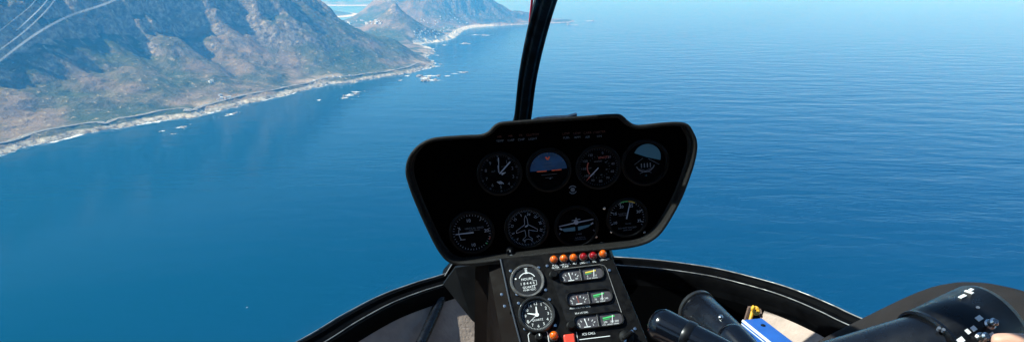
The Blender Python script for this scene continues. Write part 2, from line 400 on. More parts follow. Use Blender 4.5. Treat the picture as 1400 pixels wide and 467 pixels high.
# airspeed indicator
fr, o = gauge('airspeed_indicator', 818, 228, .040, 'airspeed indicator with two number rings and red band')
k = MB('dim', 'white', 'redm'); k.ticks(fr, 48, .036, .039, .0005, W0); k.ticks(fr, 24, .021, .0235, .0005, W0)
for i, s in enumerate(['0', '20', '40', '60', '70', '80', '90', '100', '110', '120', '130']): a = clk(20 + 31 * i); k.text(fr, .030 * math.cos(a), .030 * math.sin(a), W0, .0072, s)
for i, s in enumerate(['20', '40', '60', '80', '100']): a = clk(60 + 52 * i); k.text(fr, .0175 * math.cos(a), .0175 * math.sin(a), W0, .0042, s)
k.text(fr, 0, .012, W0, .004, 'AIRSPEED'); k.sector(fr, .0215, .0235, A(150), A(215), W0, 2); k.text(fr, .012, .019, W0, .0065, 'KNOTS', 2)
k.build('markings', o)
n_ = MB('white', 'redm'); n_.bar(fr, .000, -.001, -.018, -.018, .0016, W1, 0, .0022); n_.bar(fr, -.018, -.018, -.0255, -.0255, .0022, W1, 1, .001); n_.build('needle', o)
# dial with the glass's blue reflection painted as a tilted dome
fr, o = gauge('directional_gyro', 882, 222, .042, 'dim round dial with a painted pale blue reflection and aeroplane lines')
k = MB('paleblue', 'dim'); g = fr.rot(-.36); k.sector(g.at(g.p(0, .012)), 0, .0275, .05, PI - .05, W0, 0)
k.bar(fr, -.022, -.002, -.004, .010, .0008, W0, 1); k.bar(fr, .006, .008, .028, -.006, .0008, W0, 1)
for u in (-.008, -.002, .004, .010): k.bar(fr, u, -.010, u, -.001, .0022, W0, 1)
k.sector(fr, .018, .020, A(200), A(340), W0, 1); k.bar(fr, -.012, -.022, .012, -.012, .0008, W0, 1); k.bar(fr, .012, -.022, -.012, -.012, .0008, W0, 1); k.text(fr, 0, -.027, W0, .005, '15'); k.build('markings', o)
# vertical speed
fr, o = gauge('vertical_speed_indicator', 645, 317, .0415, 'vertical speed indicator with its needle pointing left')
k = MB('dim', 'white', 'redm', 'greenm'); k.ticks(fr, 40, .036, .0395, .0008, W0, 1)
k.text(fr, -.004, .026, W0, .010, '10', 1); k.text(fr, .031, .001, W0, .010, '20', 1); k.text(fr, .000, -.028, W0, .010, '10', 1); k.text(fr, .021, .026, W0, .009, '1', 1, -.7)
k.text(fr, .006, .009, W0, .0055, 'VERTICAL SPEED', 0); k.text(fr, .006, .0045, W0, .0036, '100 FT PER MIN', 0)
k.sector(fr, .0265, .0275, A(150), A(210), W0, 1); k.bar(fr, .035, -.016, .041, -.018, .006, W0, 2); k.bar(fr, .027, -.026, .034, -.032, .002, W0, 3); k.bar(fr, -.026, -.014, -.015, -.014, .001, W0, 1); k.bar(fr, -.028, .014, -.022, .008, .001, W0, 1)
k.build('markings', o); n_ = MB('white'); n_.bar(fr, .004, 0, -.034, -.001, .003, W1, 0, .0018); n_.build('needle', o)
# heading indicator
fr, o = gauge('heading_indicator', 720, 311, .0405, 'heading indicator compass rose with a white aeroplane outline')
k = MB('dim', 'white'); k.ticks(fr, 72, .0365, .0395, .0006, W0, 1); k.ticks(fr, 36, .035, .0395, .0008, W0, 1)
for i, s in enumerate(['24', '27', '30', '33', 'N', '3', '6', '9', 'E', '12', '15', 'S', '21'][:12]): a = clk(13 + 30 * i); k.text(fr, .030 * math.cos(a), .030 * math.sin(a), W0, .0075, s, 1, a - PI / 2)
pl = [(0, .028), (.003, .020), (.0035, .008), (.022, -.004), (.022, -.009), (.004, -.004), (.003, -.018), (.010, -.024), (.010, -.027), (0, -.024)]
pl = pl + [(-u, v) for u, v in reversed(pl[1:-1])]
for i in range(len(pl)): a, b = pl[i], pl[(i + 1) % len(pl)]; k.bar(fr, *a, *b, .0008, W1, 1)
k.bar(fr, -.003, .003, .003, .006, .0025, W1, 1); k.build('markings', o)
# turn coordinator
fr, o = gauge('turn_coordinator', 788, 309, .040, 'turn coordinator with a wing bar and two pale level tubes')
k = MB('paleblue', 'white', 'dim'); w = .0018
k.bar(fr, -.036, .004, 0, .009, .0016, W1, 1, .003); k.bar(fr, .036, .013, 0, .009, .0016, W1, 1, .003); k.disc(fr.at(fr.p(0, .010)), .005, W2, 16, 1); k.bar(fr, 0, .010, .0005, .020, .0014, W2, 1); k.bar(fr, -.009, .0145, .009, .0165, .0012, W2, 1)
for s in (-1, 1):
    c = [(.003 * s, -.009), (.025 * s, -.006 + .003 * s), (.030 * s, -.002 + .003 * s), (.028 * s, .000 + .002 * s), (.003 * s, -.0005)]; c = c if s > 0 else c[::-1]; k.poly([fr.p(u, v, W0) for u, v in c], 0)
    k.bar(fr, .030 * s, -.001 + .003 * s, .035 * s, .002 + .003 * s, .003, W0, 1)
    k.bar(fr, .034 * s, -.010, .037 * s, -.014, .002, W0, 2)
k.text(fr, .004, -.017, W0, .0045, '2 MIN', 2); k.text(fr, .006, -.025, W0, .0045, 'NO PITCH', 2); k.text(fr, .006, -.029, W0, .0035, 'INFORMATION', 2); k.build('markings', o)
# manifold pressure
fr, o = gauge('manifold_pressure_gauge', 857, 297, .0375, 'manifold pressure gauge with its needle upright and a lit lower rim')
k = MB('dim', 'white', 'yellowm', 'greenm'); k.ticks(fr, 26, .033, .036, .0007, W0, 1, A(-30), A(210)); 
for i, s in enumerate(['35', '30', '25', '20', '15', '10']): a = A(-20 + 44 * i); k.text(fr, .0265 * math.cos(a), .0265 * math.sin(a), W0, .0085, s, 1); k.bar(fr, .031 * math.cos(a), .031 * math.sin(a), .036 * math.cos(a), .036 * math.sin(a), .0014, W0, 1)
k.sector(fr, .0345, .0365, A(60), A(82), W0, 2); k.sector(fr, .0345, .0365, A(84), A(108), W0, 3); k.text(fr, -.008, .010, W0, .004, 'MANIFOLD', 0); k.text(fr, -.008, .006, W0, .004, 'PRESSURE', 0); k.text(fr, .002, -.013, W0, .0042, 'IN HG', 0)
k.text(fr, 0, -.022, W0, .0048, 'DO NOT EXCEED', 0); k.text(fr, 0, -.027, W0, .0040, 'LIMIT MAP', 0); k.build('markings', o)
n_ = MB('white'); n_.bar(fr, -.001, -.002, .008, .033, .0026, W1, 0, .0012); n_.build('needle', o)
# annunciator captions along the top
for x, y, s1, s2 in ((683, 187, 'MR', 'TEMP'), (698, 186, 'MR', 'CHIP'), (712, 185, 'TR', 'CHIP'), (728, 184, 'CLUTCH', 'LIGHT'), (774, 182.5, 'LOW', 'FUEL'), (789, 182, 'LOW', 'RPM'), (803, 181.5, 'CARB', 'AIR'), (819, 180.5, 'STARTER', 'ON')):
    k = MB('dimred', 'dim'); f2 = PF.at(at_y(x, y, YF)); k.text(f2, 0, 0, .0008, .0064, s1, 0); k.text(f2, 0, -.0085, .0008, .0064, s2, 1); k.build('caption', panel)
def knob(px, py, r, h, frame, parent, mtl='black', mark=True, name='knob'):
    b = MB(mtl, 'lab'); f2 = frame.at(px if isinstance(px, V) else at_y(px, py, YF)); n = 28; rings = []
    for rr, w in ((r * 1.1, .0003), (r * 1.05, h * .35), (r * .92, h * .4), (r * .9, h * .9), (r * .75, h)):
        rings.append([f2.p(rr * (1 + .03 * (i % 2)) * math.cos(2 * PI * i / n), rr * (1 + .03 * (i % 2)) * math.sin(2 * PI * i / n), w) for i in range(n)])
    b.loops(rings, True, 0, False, True)
    if mark: b.bar(f2, r * .1, r * .1, r * .1, r * .7, r * .25, h + .0004, 1)
    return b.build(name, parent, smooth=30)
knob(697, 341, .0075, .014, PF, panel)
k = MB('dim'); f2 = PF.at(at_y(783, 259, YF)); k.disc(f2, .0045, .0006, 16); k.sector(f2, .007, .009, A(30), A(150), .0006); k.sector(f2, .007, .009, A(210), A(330), .0006); k.build('switch_caption', panel)
k = MB('lab'); f2 = PF.at(at_y(699, 346, YF)); k.sector(f2, .002, .0038, 0, 2 * PI, .0150); k.build('knob_ring', panel)
for x, y in ((815, 323), (822, 331), (881, 317), (836, 316), (826, 284)):
    k = MB('steel'); k.lathe(PF.at(at_y(x, y, YF)), [(.003, .0002), (.0028, .0016), (.001, .002)], 12, 0, False, True); k.build('screw_head', panel, smooth=40)

# low dark strip on the hood, its pale glints made as steel bits
vt = thing('hood_strip', at_y(755, 158, YP + .02), 'low dark strip with pale glints as small bright bits lying on top of the panel hood', 'strip')
ta, tb_ = at_y(727, 162, YP + .025), at_y(788, 157.5, YP + .025)
TF = Fr(ta, tb_ - ta, V((0, 0, 1)), V((0, -1, 0)))
ln = (tb_ - ta).length
t_ = MB(mat('strip_navy', (.008, .014, .03), .45, spec=.2)); t_.loops([[TF.p(u, v, w) for u, v in ((0, -.004), (ln * .5, -.004), (ln, -.004), (ln, .0045), (ln * .97, .004), (ln * .8, .0008), (ln * .5, .002), (ln * .12, .0014), (0.004, -.001))] for w in (-.004, .012)], True, 0, True, True); t_.build('strip', vt)
for u, w_ in ((.2, .010), (.37, .007), (.49, .005), (.6, .006)):
    c = MB('steel'); c.box(TF, ln * u - w_ / 2, ln * u + w_ / 2, -.0008, .0012, .006, .0135, 0, .0006); c.build('clip', vt)  # each steel bit stands for a glint

# ================================================================== CONSOLE
cons_top = at_y(757, 352, 1.275); CN = V((0, -math.sin(A(45)), math.cos(A(45))))
def oc(px, py, w=0): return on_plane(px, py, cons_top + CN * w, CN)
cex = (oc(824, 346.5) - oc(757, 354.5)).normalized(); cey = CN.cross(cex).normalized()
CF = Fr(cons_top, cex, cey, CN)
console = thing('centre_console', (.11, 1.17, -1.12), 'sloping black centre console with warning lamps, meters and a clock below the panel', 'console')
corn = [(683, 352), (832, 338), (858, 398), (893, 482), (950, 620), (748, 640), (718, 492), (697, 412)]
q = [oc(x, y) for x, y in corn]
hb = MB('console'); cc = sum(q, V()) / len(q)
hb.loops([[p - CN * .012 for p in q], [p - CN * .003 for p in q], [p + (cc - p).normalized() * .003 for p in q]], True, 0, False, True)
hb.build('face_panel', console)
hb = MB('brown'); hb.loops([[V((p.x, p.y, -1.12)) for p in q], [p - CN * .0125 + (cc - p).normalized() * .002 for p in q]], True, 0, False, False); hb.build('pedestal', console)
e_ = MB('black'); 
pq = [at_y(672, 360, 1.30), at_y(690, 358, 1.285), oc(712, 470), oc(748, 640)]
e_.loops([[p + V((-.035, .01, -.01)) for p in pq], [p + V((.0, .0, -.003)) for p in pq]], False, 0)
e_.mats = [M['brown']]
e_.add([*(p + V((-.035, .01, -.01)) for p in pq), *(V((p.x - .05, p.y + .02, -1.12)) for p in pq)], [(0, 1, 5, 4), (1, 2, 6, 5), (2, 3, 7, 6)])
e_.build('side_skirt', console)
st = MB('edge'); st.tube([oc(684.5, 354, .001), oc(697, 412, .001), oc(717, 488, .001)], .0022, 8); st.mats = [mat('console_glint_satin', (.05, .055, .065), .3, metal=.4)]; st.build('edge_glint', console, smooth=60)  # bluish strip puts the left edge's highlight into its colour
rp = MB('plate'); rq = [CF.at(oc(802, 405))]
f2 = CF.at(oc(803, 407)); 
du = (oc(852, 402) - oc(756, 412)).length / 2
rq_px = [(753, 371), (757, 368), (820, 360.5), (826, 362), (829, 366), (853, 436), (852, 441), (846, 444), (788, 451), (781, 450), (777, 446), (753, 376)]
rp.loops([[oc(x, y) for x, y in rq_px], [oc(x, y, .0016) for x, y in rq_px]], True, 0, False, True)
rp.build('meter_plate', console)
lb = MB('edge'); lb.tube([oc(829, 366, .0018), oc(853, 436, .0018), oc(851.5, 441, .0018)], .0007, 6); lb.tube([oc(758, 368.3, .0018), oc(820, 361, .0018), oc(826, 362.5, .0018), oc(829, 366, .0018)], .0005, 6); lb.build('plate_glint', console)  # pale lines paint the highlight on the plate's edges
def crect(px, py, w): return CF.at(oc(px, py, w))
# warning lamps
lamps = [(757, 354.8, 'amber', ['FUEL', 'FILTER']), (770.5, 353.4, 'amber', ['AUX FUEL', 'PUMP']), (784, 352.2, 'amber', ['ALT']), (797.5, 351, 'redlens', ['ENG FIRE']), (810.5, 349.6, 'redlens', ['OIL']), (824, 347, 'amber', ['GOV OFF'])]
CK = (oc(824, 347) - oc(757, 354.8)).length / math.hypot(67, 8)
def lamp(x, y, mt, lines, r=5.7):
    f2 = CF.at(oc(x, y)); r *= CK * .92; b = MB(mt)
    b.lathe(f2, [(r * .95, .001), (r * .97, r * .45), (r * .88, r * .85), (r * .68, r * 1.2), (r * .4, r * 1.4), (r * .12, r * 1.46)], 28, 0, False, True)
    o = b.build('warning_lamp', console, smooth=60); o['label'] = ('amber' if mt == 'amber' else 'dark red') + ' domed warning lamp'
    b = MB('steel'); b.lathe(f2, [(r * 1.12, .0), (r * 1.12, .0012), (r * .98, .0022), (r * .93, .0008)], 28); b.mats = [M['greybezel']]; b.build('lamp_ring', o, smooth=40)
    if lines:
        t = MB('lab')
        for i, s in enumerate(lines): t.text(f2, .001, -r - .0045 - .0050 * i, .0005, .0052, s)
        t.build('caption', o)
for a in lamps: lamp(*a)
lamp(757, 458.5, 'amber', None, 6.2)
# hour meter
f2 = CF.at(oc(721, 384)); R = 21 * CK
d = MB('dialc'); d.disc(f2, R, .0022); o = d.build('hour_meter', console)
b = MB('greybezel'); b.lathe(f2, [(R + .0035, 0), (R + .0035, .004), (R + .0015, .0058), (R - .0015, .0052), (R - .003, .0022)], 56); b.build('bezel', o, smooth=50)
k = MB('lab', 'dialc'); w = .0027
k.sector(f2, R * .52, R * .57, A(25), A(155), w); k.text(f2, .0, R * .66, w, R * .34, '8'); k.bar(f2, -R * .1, R * .84, R * .1, R * .84, .001, w); k.bar(f2, -R * .1, R * .5, R * .1, R * .5, .001, w)
k.disc(f2.at(f2.p(-R * .72, R * .22)), .0018, w, 12); k.text(f2, 0, R * .12, w, R * .23, 'HOURS')
for i, s in enumerate('18446'): k.text(f2, (-.42 + .2 * i) * R, -R * .17, w, R * .24, s)
k.bar(f2, R * .28, -R * .02, R * .56, -R * .02, .0006, w); k.bar(f2, R * .28, -R * .32, R * .56, -R * .32, .0006, w); k.bar(f2, R * .56, -R * .02, R * .56, -R * .32, .0006, w)
k.text(f2, R * .05, -R * .42, w, R * .2, 'QUARTZ'); k.text(f2, R * .05, -R * .6, w, R * .18, '10-80 VDC'); k.build('markings', o)
# clock
f2 = CF.at(oc(734, 430)); R = 22.5 * CK
d = MB('dialc'); d.disc(f2, R, .001); o = d.build('clock', console)
b = MB('bezel'); b.lathe(f2, [(R + .003, 0), (R + .003, .006), (R + .0005, .0092), (R - .002, .0088), (R - .0045, .0012)], 56); b.build('bezel', o, smooth=50)
k = MB('lab'); k.ticks(f2, 60, R * .80, R * .86, .0006, .0016)
for i in range(1, 13): a = clk(30 * i); k.text(f2, R * .66 * math.cos(a), R * .66 * math.sin(a), .0016, R * .24, str(i))
k.text(f2, 0, -R * .3, .0016, R * .16, 'QUARTZ'); k.build('markings', o)
k = MB('lab'); 
for a, l, w in ((clk(285), .55, .0036), (clk(2), .48, .0042), (clk(232), .74, .0012)): k.bar(f2, 0, 0, R * l * math.cos(a), R * l * math.sin(a), w, .0026, 0, w * .5)
k.disc(f2, .004, .003, 16); k.build('clock_hands', o)
# three twin meters
def twin(px, py, wpx, hpx, kind):
    f2 = CF.at(oc(px, py, .0016)); W, H = wpx * CK / 2, hpx * CK / 2 * 1.1
    d = MB('meter'); d.poly([f2.p(u, v, .0006) for u, v in rrect(-W, W, -H, H, H * .8)]); o = d.build('twin_meter', console)
    b = MB('plate'); rings = []
    for e, w in ((.0028, .0), (.0026, .0040), (.0016, .0054), (.0003, .0050), (.0, .0004)): rings.append([f2.p(u, v, w) for u, v in rrect(-W - e, W + e, -H - e, H + e, H * .8 + e, 6)])
    b.loops(rings, True, 0); b.build('bezel', o, smooth=45)
    k = MB('lab', 'greenm', 'yellowm', 'redm'); w = .0010
    k.bar(f2, -.001, -H, -.001, H, .0012, w + .002, 0); k.mats[0] = M['lab']
    g0 = f2.at(f2.p(-W * .5, -H * .7)); g1 = f2.at(f2.p(W * .48, -H * .55))
    for i, a in enumerate((150, 125, 100, 75, 50, 30)): c = A(a); k.bar(g0, W * .34 * math.cos(c), H * .9 * math.sin(c), W * .42 * math.cos(c), H * 1.25 * math.sin(c), .0011, w, 0)
    k.bar(g0, 0, 0, -W * .06, H * 1.25, .0014, w + .0005, 0 if kind != 1 else 3); k.bar(g0, -W * .14, -.001, W * .14, -.001, .0016, w, 0); k.text(g0, W * .26, H * .12, w, .0052, ('60', '4', '2')[kind]); k.text(g0, -W * .3, H * .12, w, .0052, ('0', 'E', 'E')[kind])
    k.bar(g1, -W * .28, H * .78, W * .22, H * .98, .0026, w, 2 if kind == 0 else 1); k.bar(g1, -W * .28, H * .5, W * .0, H * .62, .0010, w, 1)
    k.bar(g1, W * .08, -H * .1, W * .14, H * 1.15, .0013, w + .0005, 0); 
    k.text(g1, -W * .2, H * .12, w, .0052, ('0', '75', '200')[kind]); k.text(g1, W * .18, H * .12, w, .0052, ('15', '150 245', '300 500')[kind]); k.text(g1, 0, -H * .32, w, .0044, ('FUEL PRESS', 'OIL TEMP', 'CYL HEAD TEMP')[kind])
    k.build('markings', o)
    dv = MB('plate'); dv.box(f2, -.0014, .0014, -H, H, .0007, .0035); dv.build('divider', o)
twin(794.5, 375, 58, 15, 0); twin(805.5, 406.5, 58, 15, 1); twin(818, 437.5, 62, 15, 2)
for x, y, w_, z_, t_s in ((793, 419.5, .0022, .0054, 'AUX 18.3 US GAL'), (795, 427, .0022, .0050, '30.6 US GAL'), (805, 455.5, .0022, .0064, 'ICS CALL')): k = MB('lab'); k.text(CF.at(oc(x, y, w_)), 0, 0, .0005, z_, t_s); k.build('caption', console)
for x, y, r in ((757, 376, .0085), (781, 445, .0085)): knob(oc(x, y, .0016), 0, r, .012, CF, console, 'black', False)
for x, y in ((698, 370), (736.5, 365.5), (707, 402), (746, 396), (709, 414), (751, 409), (717.6, 449), (759, 444.5), (833, 369), (868, 449), (686, 402), (690, 418), (748, 363)):
    k = MB('steel'); k.lathe(CF.at(oc(x, y)), [(.0034, .0002), (.003, .0016), (.0012, .002)], 12, 0, False, True); k.build('screw_head', console, smooth=40)
# rotary switch in a white bracket, red guard, white line, key
f2 = CF.at(oc(736, 461)); s_ = knob(oc(737, 461), 0, .0075, .010, CF, console, 'black', True, 'rotary_switch')
k = MB('lab'); 
for a, b in (((-.019, -.03), (-.019, .008)), ((-.016, .0115), (-.005, .0115)), ((.006, .0115), (.016, .0115)), ((.019, .008), (.019, -.03)), ((-.019, .008), (-.016, .0115)), ((.016, .0115), (.019, .008))): k.bar(f2, *a, *b, .0012, .0006)
k.text(f2, 0, .0115, .0006, .0045, 'OFF'); k.build('bracket_marking', s_)
f2 = CF.at(oc(778, 463.5)); b = MB('redcap'); b.box(f2, -.0105, .0105, -.011, .008, 0, .012, 0, .002); rs = b.build('switch_guard', console, smooth=40)
k = MB('lab'); k.bar(CF, *[c for p in ((789, 464), (834, 458.5)) for c in ((oc(*p) - CF.o).dot(cex), (oc(*p) - CF.o).dot(cey))], .0013, .0006); k.bar(CF, *[c for p in ((788, 453), (791, 470)) for c in ((oc(*p) - CF.o).dot(cex), (oc(*p) - CF.o).dot(cey))], .0008, .0006); k.build('panel_line', console)
f2 = CF.at(oc(856, 461)); b = MB('black', 'steel'); b.lathe(f2, [(.015, 0), (.014, .006), (.009, .009), (.004, .010)], 24, 0, False, True); b.box(f2.rot(.5), -.011, .012, -.003, .003, .009, .022, 0, .0015); b.lathe(f2.at(f2.p(-.006, -.007)), [(.004, .008), (.0035, .012)], 12, 1, False, True); b.lathe(f2.at(f2.p(.012, .009)), [(.0035, .004), (.003, .009)], 12, 1, False, True); b.build('selector_knob', console, smooth=40)

# ================================================================== STICKS, BOX, STRAP
def cap_tube(mb, a, b, r0, r1, n=32, round0=False, mi=0):
    a, b = V(a), V(b); t = (b - a).normalized(); u = t.cross(V((0, 0, 1))).normalized(); v = u.cross(t)
    f = Fr(a, u, v, t); ln = (b - a).length
    prof = [(r0 * math.sin(x), -r0 * .8 * math.cos(x)) for x in (.15, .45, .8, 1.15, 1.4)] if round0 else [(r0 * .55, -.003), (r0 * .86, -.0035), (r0 * .97, -.001)]
    prof += [(r0, .002), (r1, ln)]
    mb.lathe(f, prof, n, mi, True, True); return f
lever = thing('control_lever', at_y(990, 500, .80), 'glossy black round-ended control lever in front of the right console edge', 'lever')
mb = MB('gloss'); la, lb_ = at_y(905, 444, .88), at_y(1030, 505, .80); cap_tube(mb, la, lb_, .0245, .021, 40, True); lv = mb.build('handle', lever, smooth=40)
mb = MB('sleeve'); t = (lb_ - la).normalized(); p0 = la + t * .035; f = Fr(p0, t.cross(V((0, 0, 1))), V((0, 0, 1)), t); f.ey = f.ez.cross(f.ex); mb.lathe(f, [(.0243, 0), (.0249, .002), (.0249, .010), (.0238, .012)], 40); mb.build('collar', lever, smooth=40)
stub = thing('stick_housing', at_y(1000, 470, .92), 'tapering satin black stick housing with shiny screws beside the blue box', 'stick housing')
mb = MB('tube'); sa, sb = at_y(951, 421, 1.02), at_y(1014, 474, .90); f = cap_tube(mb, sa, sb, .0325, .024, 48); sh = mb.build('housing', stub, smooth=40)
mb = MB('bezel'); mb.lathe(f, [(.0325, .001), (.0345, .002), (.0345, .008), (.0326, .009)], 48); mb.build('end_ring', stub, smooth=40)
mb = MB('gloss'); cap_tube(mb, at_y(1001, 462, .905), at_y(1030, 492, .86), .024, .023, 32, True); mb.build('knuckle', stub, smooth=40)
def cyl_hit(px, py, a, b, r):
    d = ray(px, py).normalized(); a, b = V(a), V(b); t = (b - a).normalized()
    dp = d - t * d.dot(t); ap = -a + t * a.dot(t)           # origin at camera
    A_, B_, C_ = dp.dot(dp), 2 * dp.dot(ap), ap.dot(ap) - r * r
    D = B_ * B_ - 4 * A_ * C_
    s = (-B_ - math.sqrt(max(D, 0))) / (2 * A_); p = d * s; n = (p - a - t * (p - a).dot(t)).normalized()
    return p, n, t
for x, y in ((985, 433), (986, 457), (997, 460)):
    mb = MB('steel'); p, n, t = cyl_hit(x, y, sa, sb, .0285); f = Fr(p, t, n.cross(t), n); mb.lathe(f, [(.0042, -.004), (.0040, .002), (.002, .0032)], 16, 0, False, True); mb.build('screw_head', stub, smooth=60)
stick = thing('cyclic_stick', at_y(1180, 520, .74), 'long black cyclic stick with a thick switch grip held by the pilot', 'control stick')
ga, gb_ = at_y(1276, 483, .715), at_y(1350, 447, .735)
mb = MB('tube'); cap_tube(mb, at_y(1030, 553, .735), ga + (gb_ - ga) * .1, .0485, .0485, 48); mb.build('crossbar', stick, smooth=40)
mb = MB('sleeve'); cap_tube(mb, ga, gb_, .0545, .0545, 64)
t = (gb_ - ga).normalized(); u = t.cross(V((0, 0, 1))).normalized(); v = u.cross(t); f = Fr(gb_, u, v, t); mb.lathe(f, [(.0545, 0), (.052, .006), (.044, .011), (.03, .013)], 64, 0, False, True); gr = mb.build('grip_sleeve', stick, smooth=40)
mb = MB('edge'); f = Fr(ga, u, v, t); mb.lathe(f, [(.0525, -.0038), (.0553, -.002), (.0553, .001), (.0546, .002)], 64); mb.mats = [M['tube']]; mb.build('sleeve_ring', stick, smooth=40)
def decal(px, py, lu, lv_, rot=0):
    lu *= .8; lv_ *= .8; mb = MB('lab'); p, n, t2 = cyl_hit(px, py, ga, gb_, .0545); f = Fr(p, t2, n.cross(t2), n).rot(rot); mb.box(f, -lu / 2, lu / 2, -lv_ / 2, lv_ / 2, -.003, .0009); mb.build('white_label', gr)
for x, y, a, b, r in ((1316, 405, .0105, .006, 0), (1325, 399, .0042, .0135, 0), (1328, 395.8, .005, .006, 0), (1338.5, 434.5, .009, .0068, .1), (1331, 448.5, .007, .0068, .1), (1323, 452.5, .0055, .0068, .1), (1313, 464.5, .0105, .007, .1), (1355.5, 456.5, .007, .0045, .1)): decal(x, y, a, b, r)
for x, y in ((1353, 443), (1340.5, 461)):
    b = MB('steel'); p, n, t2 = cyl_hit(x, y, ga, gb_, .0545); f = Fr(p, t2, n.cross(t2), n); b.lathe(f, [(.0065, -.003), (.0062, .0015), (.0045, .003), (.0042, .008), (.0048, .010), (.003, .0125)], 20, 0, False, True); b.build('switch', gr, smooth=40)
for x, y in ((1284, 448), (1290, 450), (1337, 420)):
    b = MB('dim'); p, n, t2 = cyl_hit(x, y, ga, gb_, .0545); f = Fr(p, t2, n.cross(t2), n); b.lathe(f, [(.0025, -.003), (.002, .0008)], 12, 0, False, True); b.build('screw_head', gr)
# blue box
bx = thing('blue_case', at_y(1070, 490, 1.0), 'bright blue plastic case with white edge lines on the pale trim', 'case')
A0, A1, B1 = at_y(1028, 447, 1.02), at_y(1042, 433, 1.06), at_y(1112, 486, .93)
tdir = (B1 - A1).normalized(); bw = (A0 - A1); bw = bw - tdir * bw.dot(tdir); ez = tdir.cross(bw).normalized(); ez = ez if ez.z > 0 else -ez
BF = Fr(A1, tdir, -bw, ez); wv = bw.length
mb = MB('blue'); mb.box(BF, 0, .20, -wv * 1.0, 0, -.085, 0, 0, .003); bo = mb.build('case_body', bx, smooth=40)
mb = MB('paper'); mb.box(BF, .002, .20, -wv - .0008, -wv + .002, -.0035, -.0012); mb.box(BF, .002, .20, -wv * .985, -wv * .968, -.001, .0008); mb.box(BF, .002, .20, -wv - .0008, -wv + .002, -.0085, -.0070); mb.build('edge_line', bx)
mb = MB('black'); mb.lathe(BF.at(BF.p(.028, -wv * .42, 0)), [(.0042, .0002), (.0036, .0012)], 20, 0, False, True); mb.build('rivet', bx)
# yellow strap
ys = thing('yellow_strap', at_y(1026, 445, 1.06), 'knotted yellow strap on brown webbing beside the blue case', 'strap')
mb = MB('yellow'); mb.tube(smooth_path([at_y(1024, 444, 1.06), at_y(1027, 432, 1.07), at_y(1030, 423, 1.075), at_y(1034, 420, 1.07), at_y(1037, 425, 1.065), at_y(1033, 428, 1.06), at_y(1029, 422, 1.058), at_y(1031, 418, 1.06)], 6), .0031, 10); mb.build('cord', ys, smooth=60)
mb = MB('strapbrown'); p = [at_y(1016, 446, 1.08), at_y(1024, 420, 1.09), at_y(1029, 420, 1.09), at_y(1022, 448, 1.08)]; mb.loops([[x + V((0, .006, 0)) for x in p], p], True, 0, True, True); p = [at_y(1038, 426, 1.08), at_y(1041, 423, 1.08), at_y(1043, 433, 1.07), at_y(1040, 436, 1.07)]; mb.loops([[x + V((0, .006, 0)) for x in p], p], True, 0, True, True); mb.build('webbing', ys)
# red yaw string outside the screen
s_ = MB('redstring'); s_.tube(smooth_path([at_y(731, -30, 1.30), at_y(727.5, 0, 1.38), at_y(725, 25, 1.42), at_y(723, 48, 1.45)], 6), [.0026] * 18 + [.0012], 8)
tag(s_.build('yaw_string', None, smooth=60), 'thin red yaw string hanging beside the black centre post', 'string')

# ================================================================== PILOT
def skin_mesh(name, chains, mtl, parent, sub=2):
    """chains: lists of (point, radius); a chain starting with an int hangs on that joint of the first chain list."""
    vs, es, rs = [], [], []
    for ch in chains:
        prev = None
        for it in ch:
            if isinstance(it, int): prev = it; continue
            p, r = it; vs.append(V(p)); rs.append(r)
            if prev is not None: es.append((prev, len(vs) - 1))
            prev = len(vs) - 1
    root = parent
    while root is not None and root.parent is not None: root = root.parent
    off = root.location if root is not None else V((0, 0, 0))
    me = bpy.data.meshes.new(name); me.from_pydata([tuple(v - off) for v in vs], es, [])
    o = bpy.data.objects.new(name, me); COL.objects.link(o); o.parent = parent
    sk = o.modifiers.new('skin', 'SKIN'); sk.use_smooth_shade = True
    for i, r in enumerate(rs):
        me.skin_vertices[0].data[i].radius = (r, r) if not isinstance(r, tuple) else r
    me.skin_vertices[0].data[0].use_root = True
    me.materials.append(mtl)
    sb = o.modifiers.new('subsurf', 'SUBSURF'); sb.levels = sb.render_levels = sub
    return o
px_ = .66
pilot = thing('person', (px_, .0, -.80), 'pilot in charcoal trousers with a thumb resting on the stick grip', 'person')
legs = [[((px_, .05, -.70), (.15, .11)), ((px_ + .02, .12, -.70), .11)],
        [0, ((px_ - .02, .30, -.66), .095), (at_y(1440, 520, .72), .105), (at_y(1325, 452, .92), .092), (at_y(1232, 480, .99), .078), (at_y(1122, 516, 1.06), .062), (at_y(1050, 610, 1.10), .05)],
        [0, ((px_ + .18, .28, -.66), .10), ((px_ + .30, .60, -.58), .085), ((px_ + .36, .80, -.56), .07), ((px_ + .36, .90, -.68), .06), ((px_ + .33, .98, -1.02), .045)]]
body = skin_mesh('body', [
    [((px_, .02, -.66), (.14, .10)), ((px_, .0, -.50), (.14, .10)), ((px_, .0, -.32), (.16, .11)), ((px_, .02, -.20), (.12, .09)), ((px_, .03, -.13), .055), ((px_, .045, -.06), .055), ((px_, .06, .0), (.075, .09)), ((px_, .06, .06), (.075, .095)), ((px_, .05, .115), (.05, .06))],
    [3, ((px_ + .17, .02, -.22), .06), ((px_ + .24, .12, -.40), .048), ((px_ + .24, .26, -.53), .042), ((px_ + .16, .42, -.50), .034), (at_y(1475, 500, .60), .027), (at_y(1450, 492, .64), (.038, .018)), (at_y(1428, 490, .665), (.034, .016))],
    [3, ((px_ - .17, .02, -.22), .06), ((px_ - .24, .06, -.42), .048), ((px_ - .22, .20, -.58), .04), ((px_ - .20, .36, -.62), .03), ((px_ - .19, .44, -.62), (.035, .018)), ((px_ - .19, .50, -.61), .014)],
], M['skin'], pilot)
skin_mesh('trousers', legs, M['cloth'], pilot, 3)
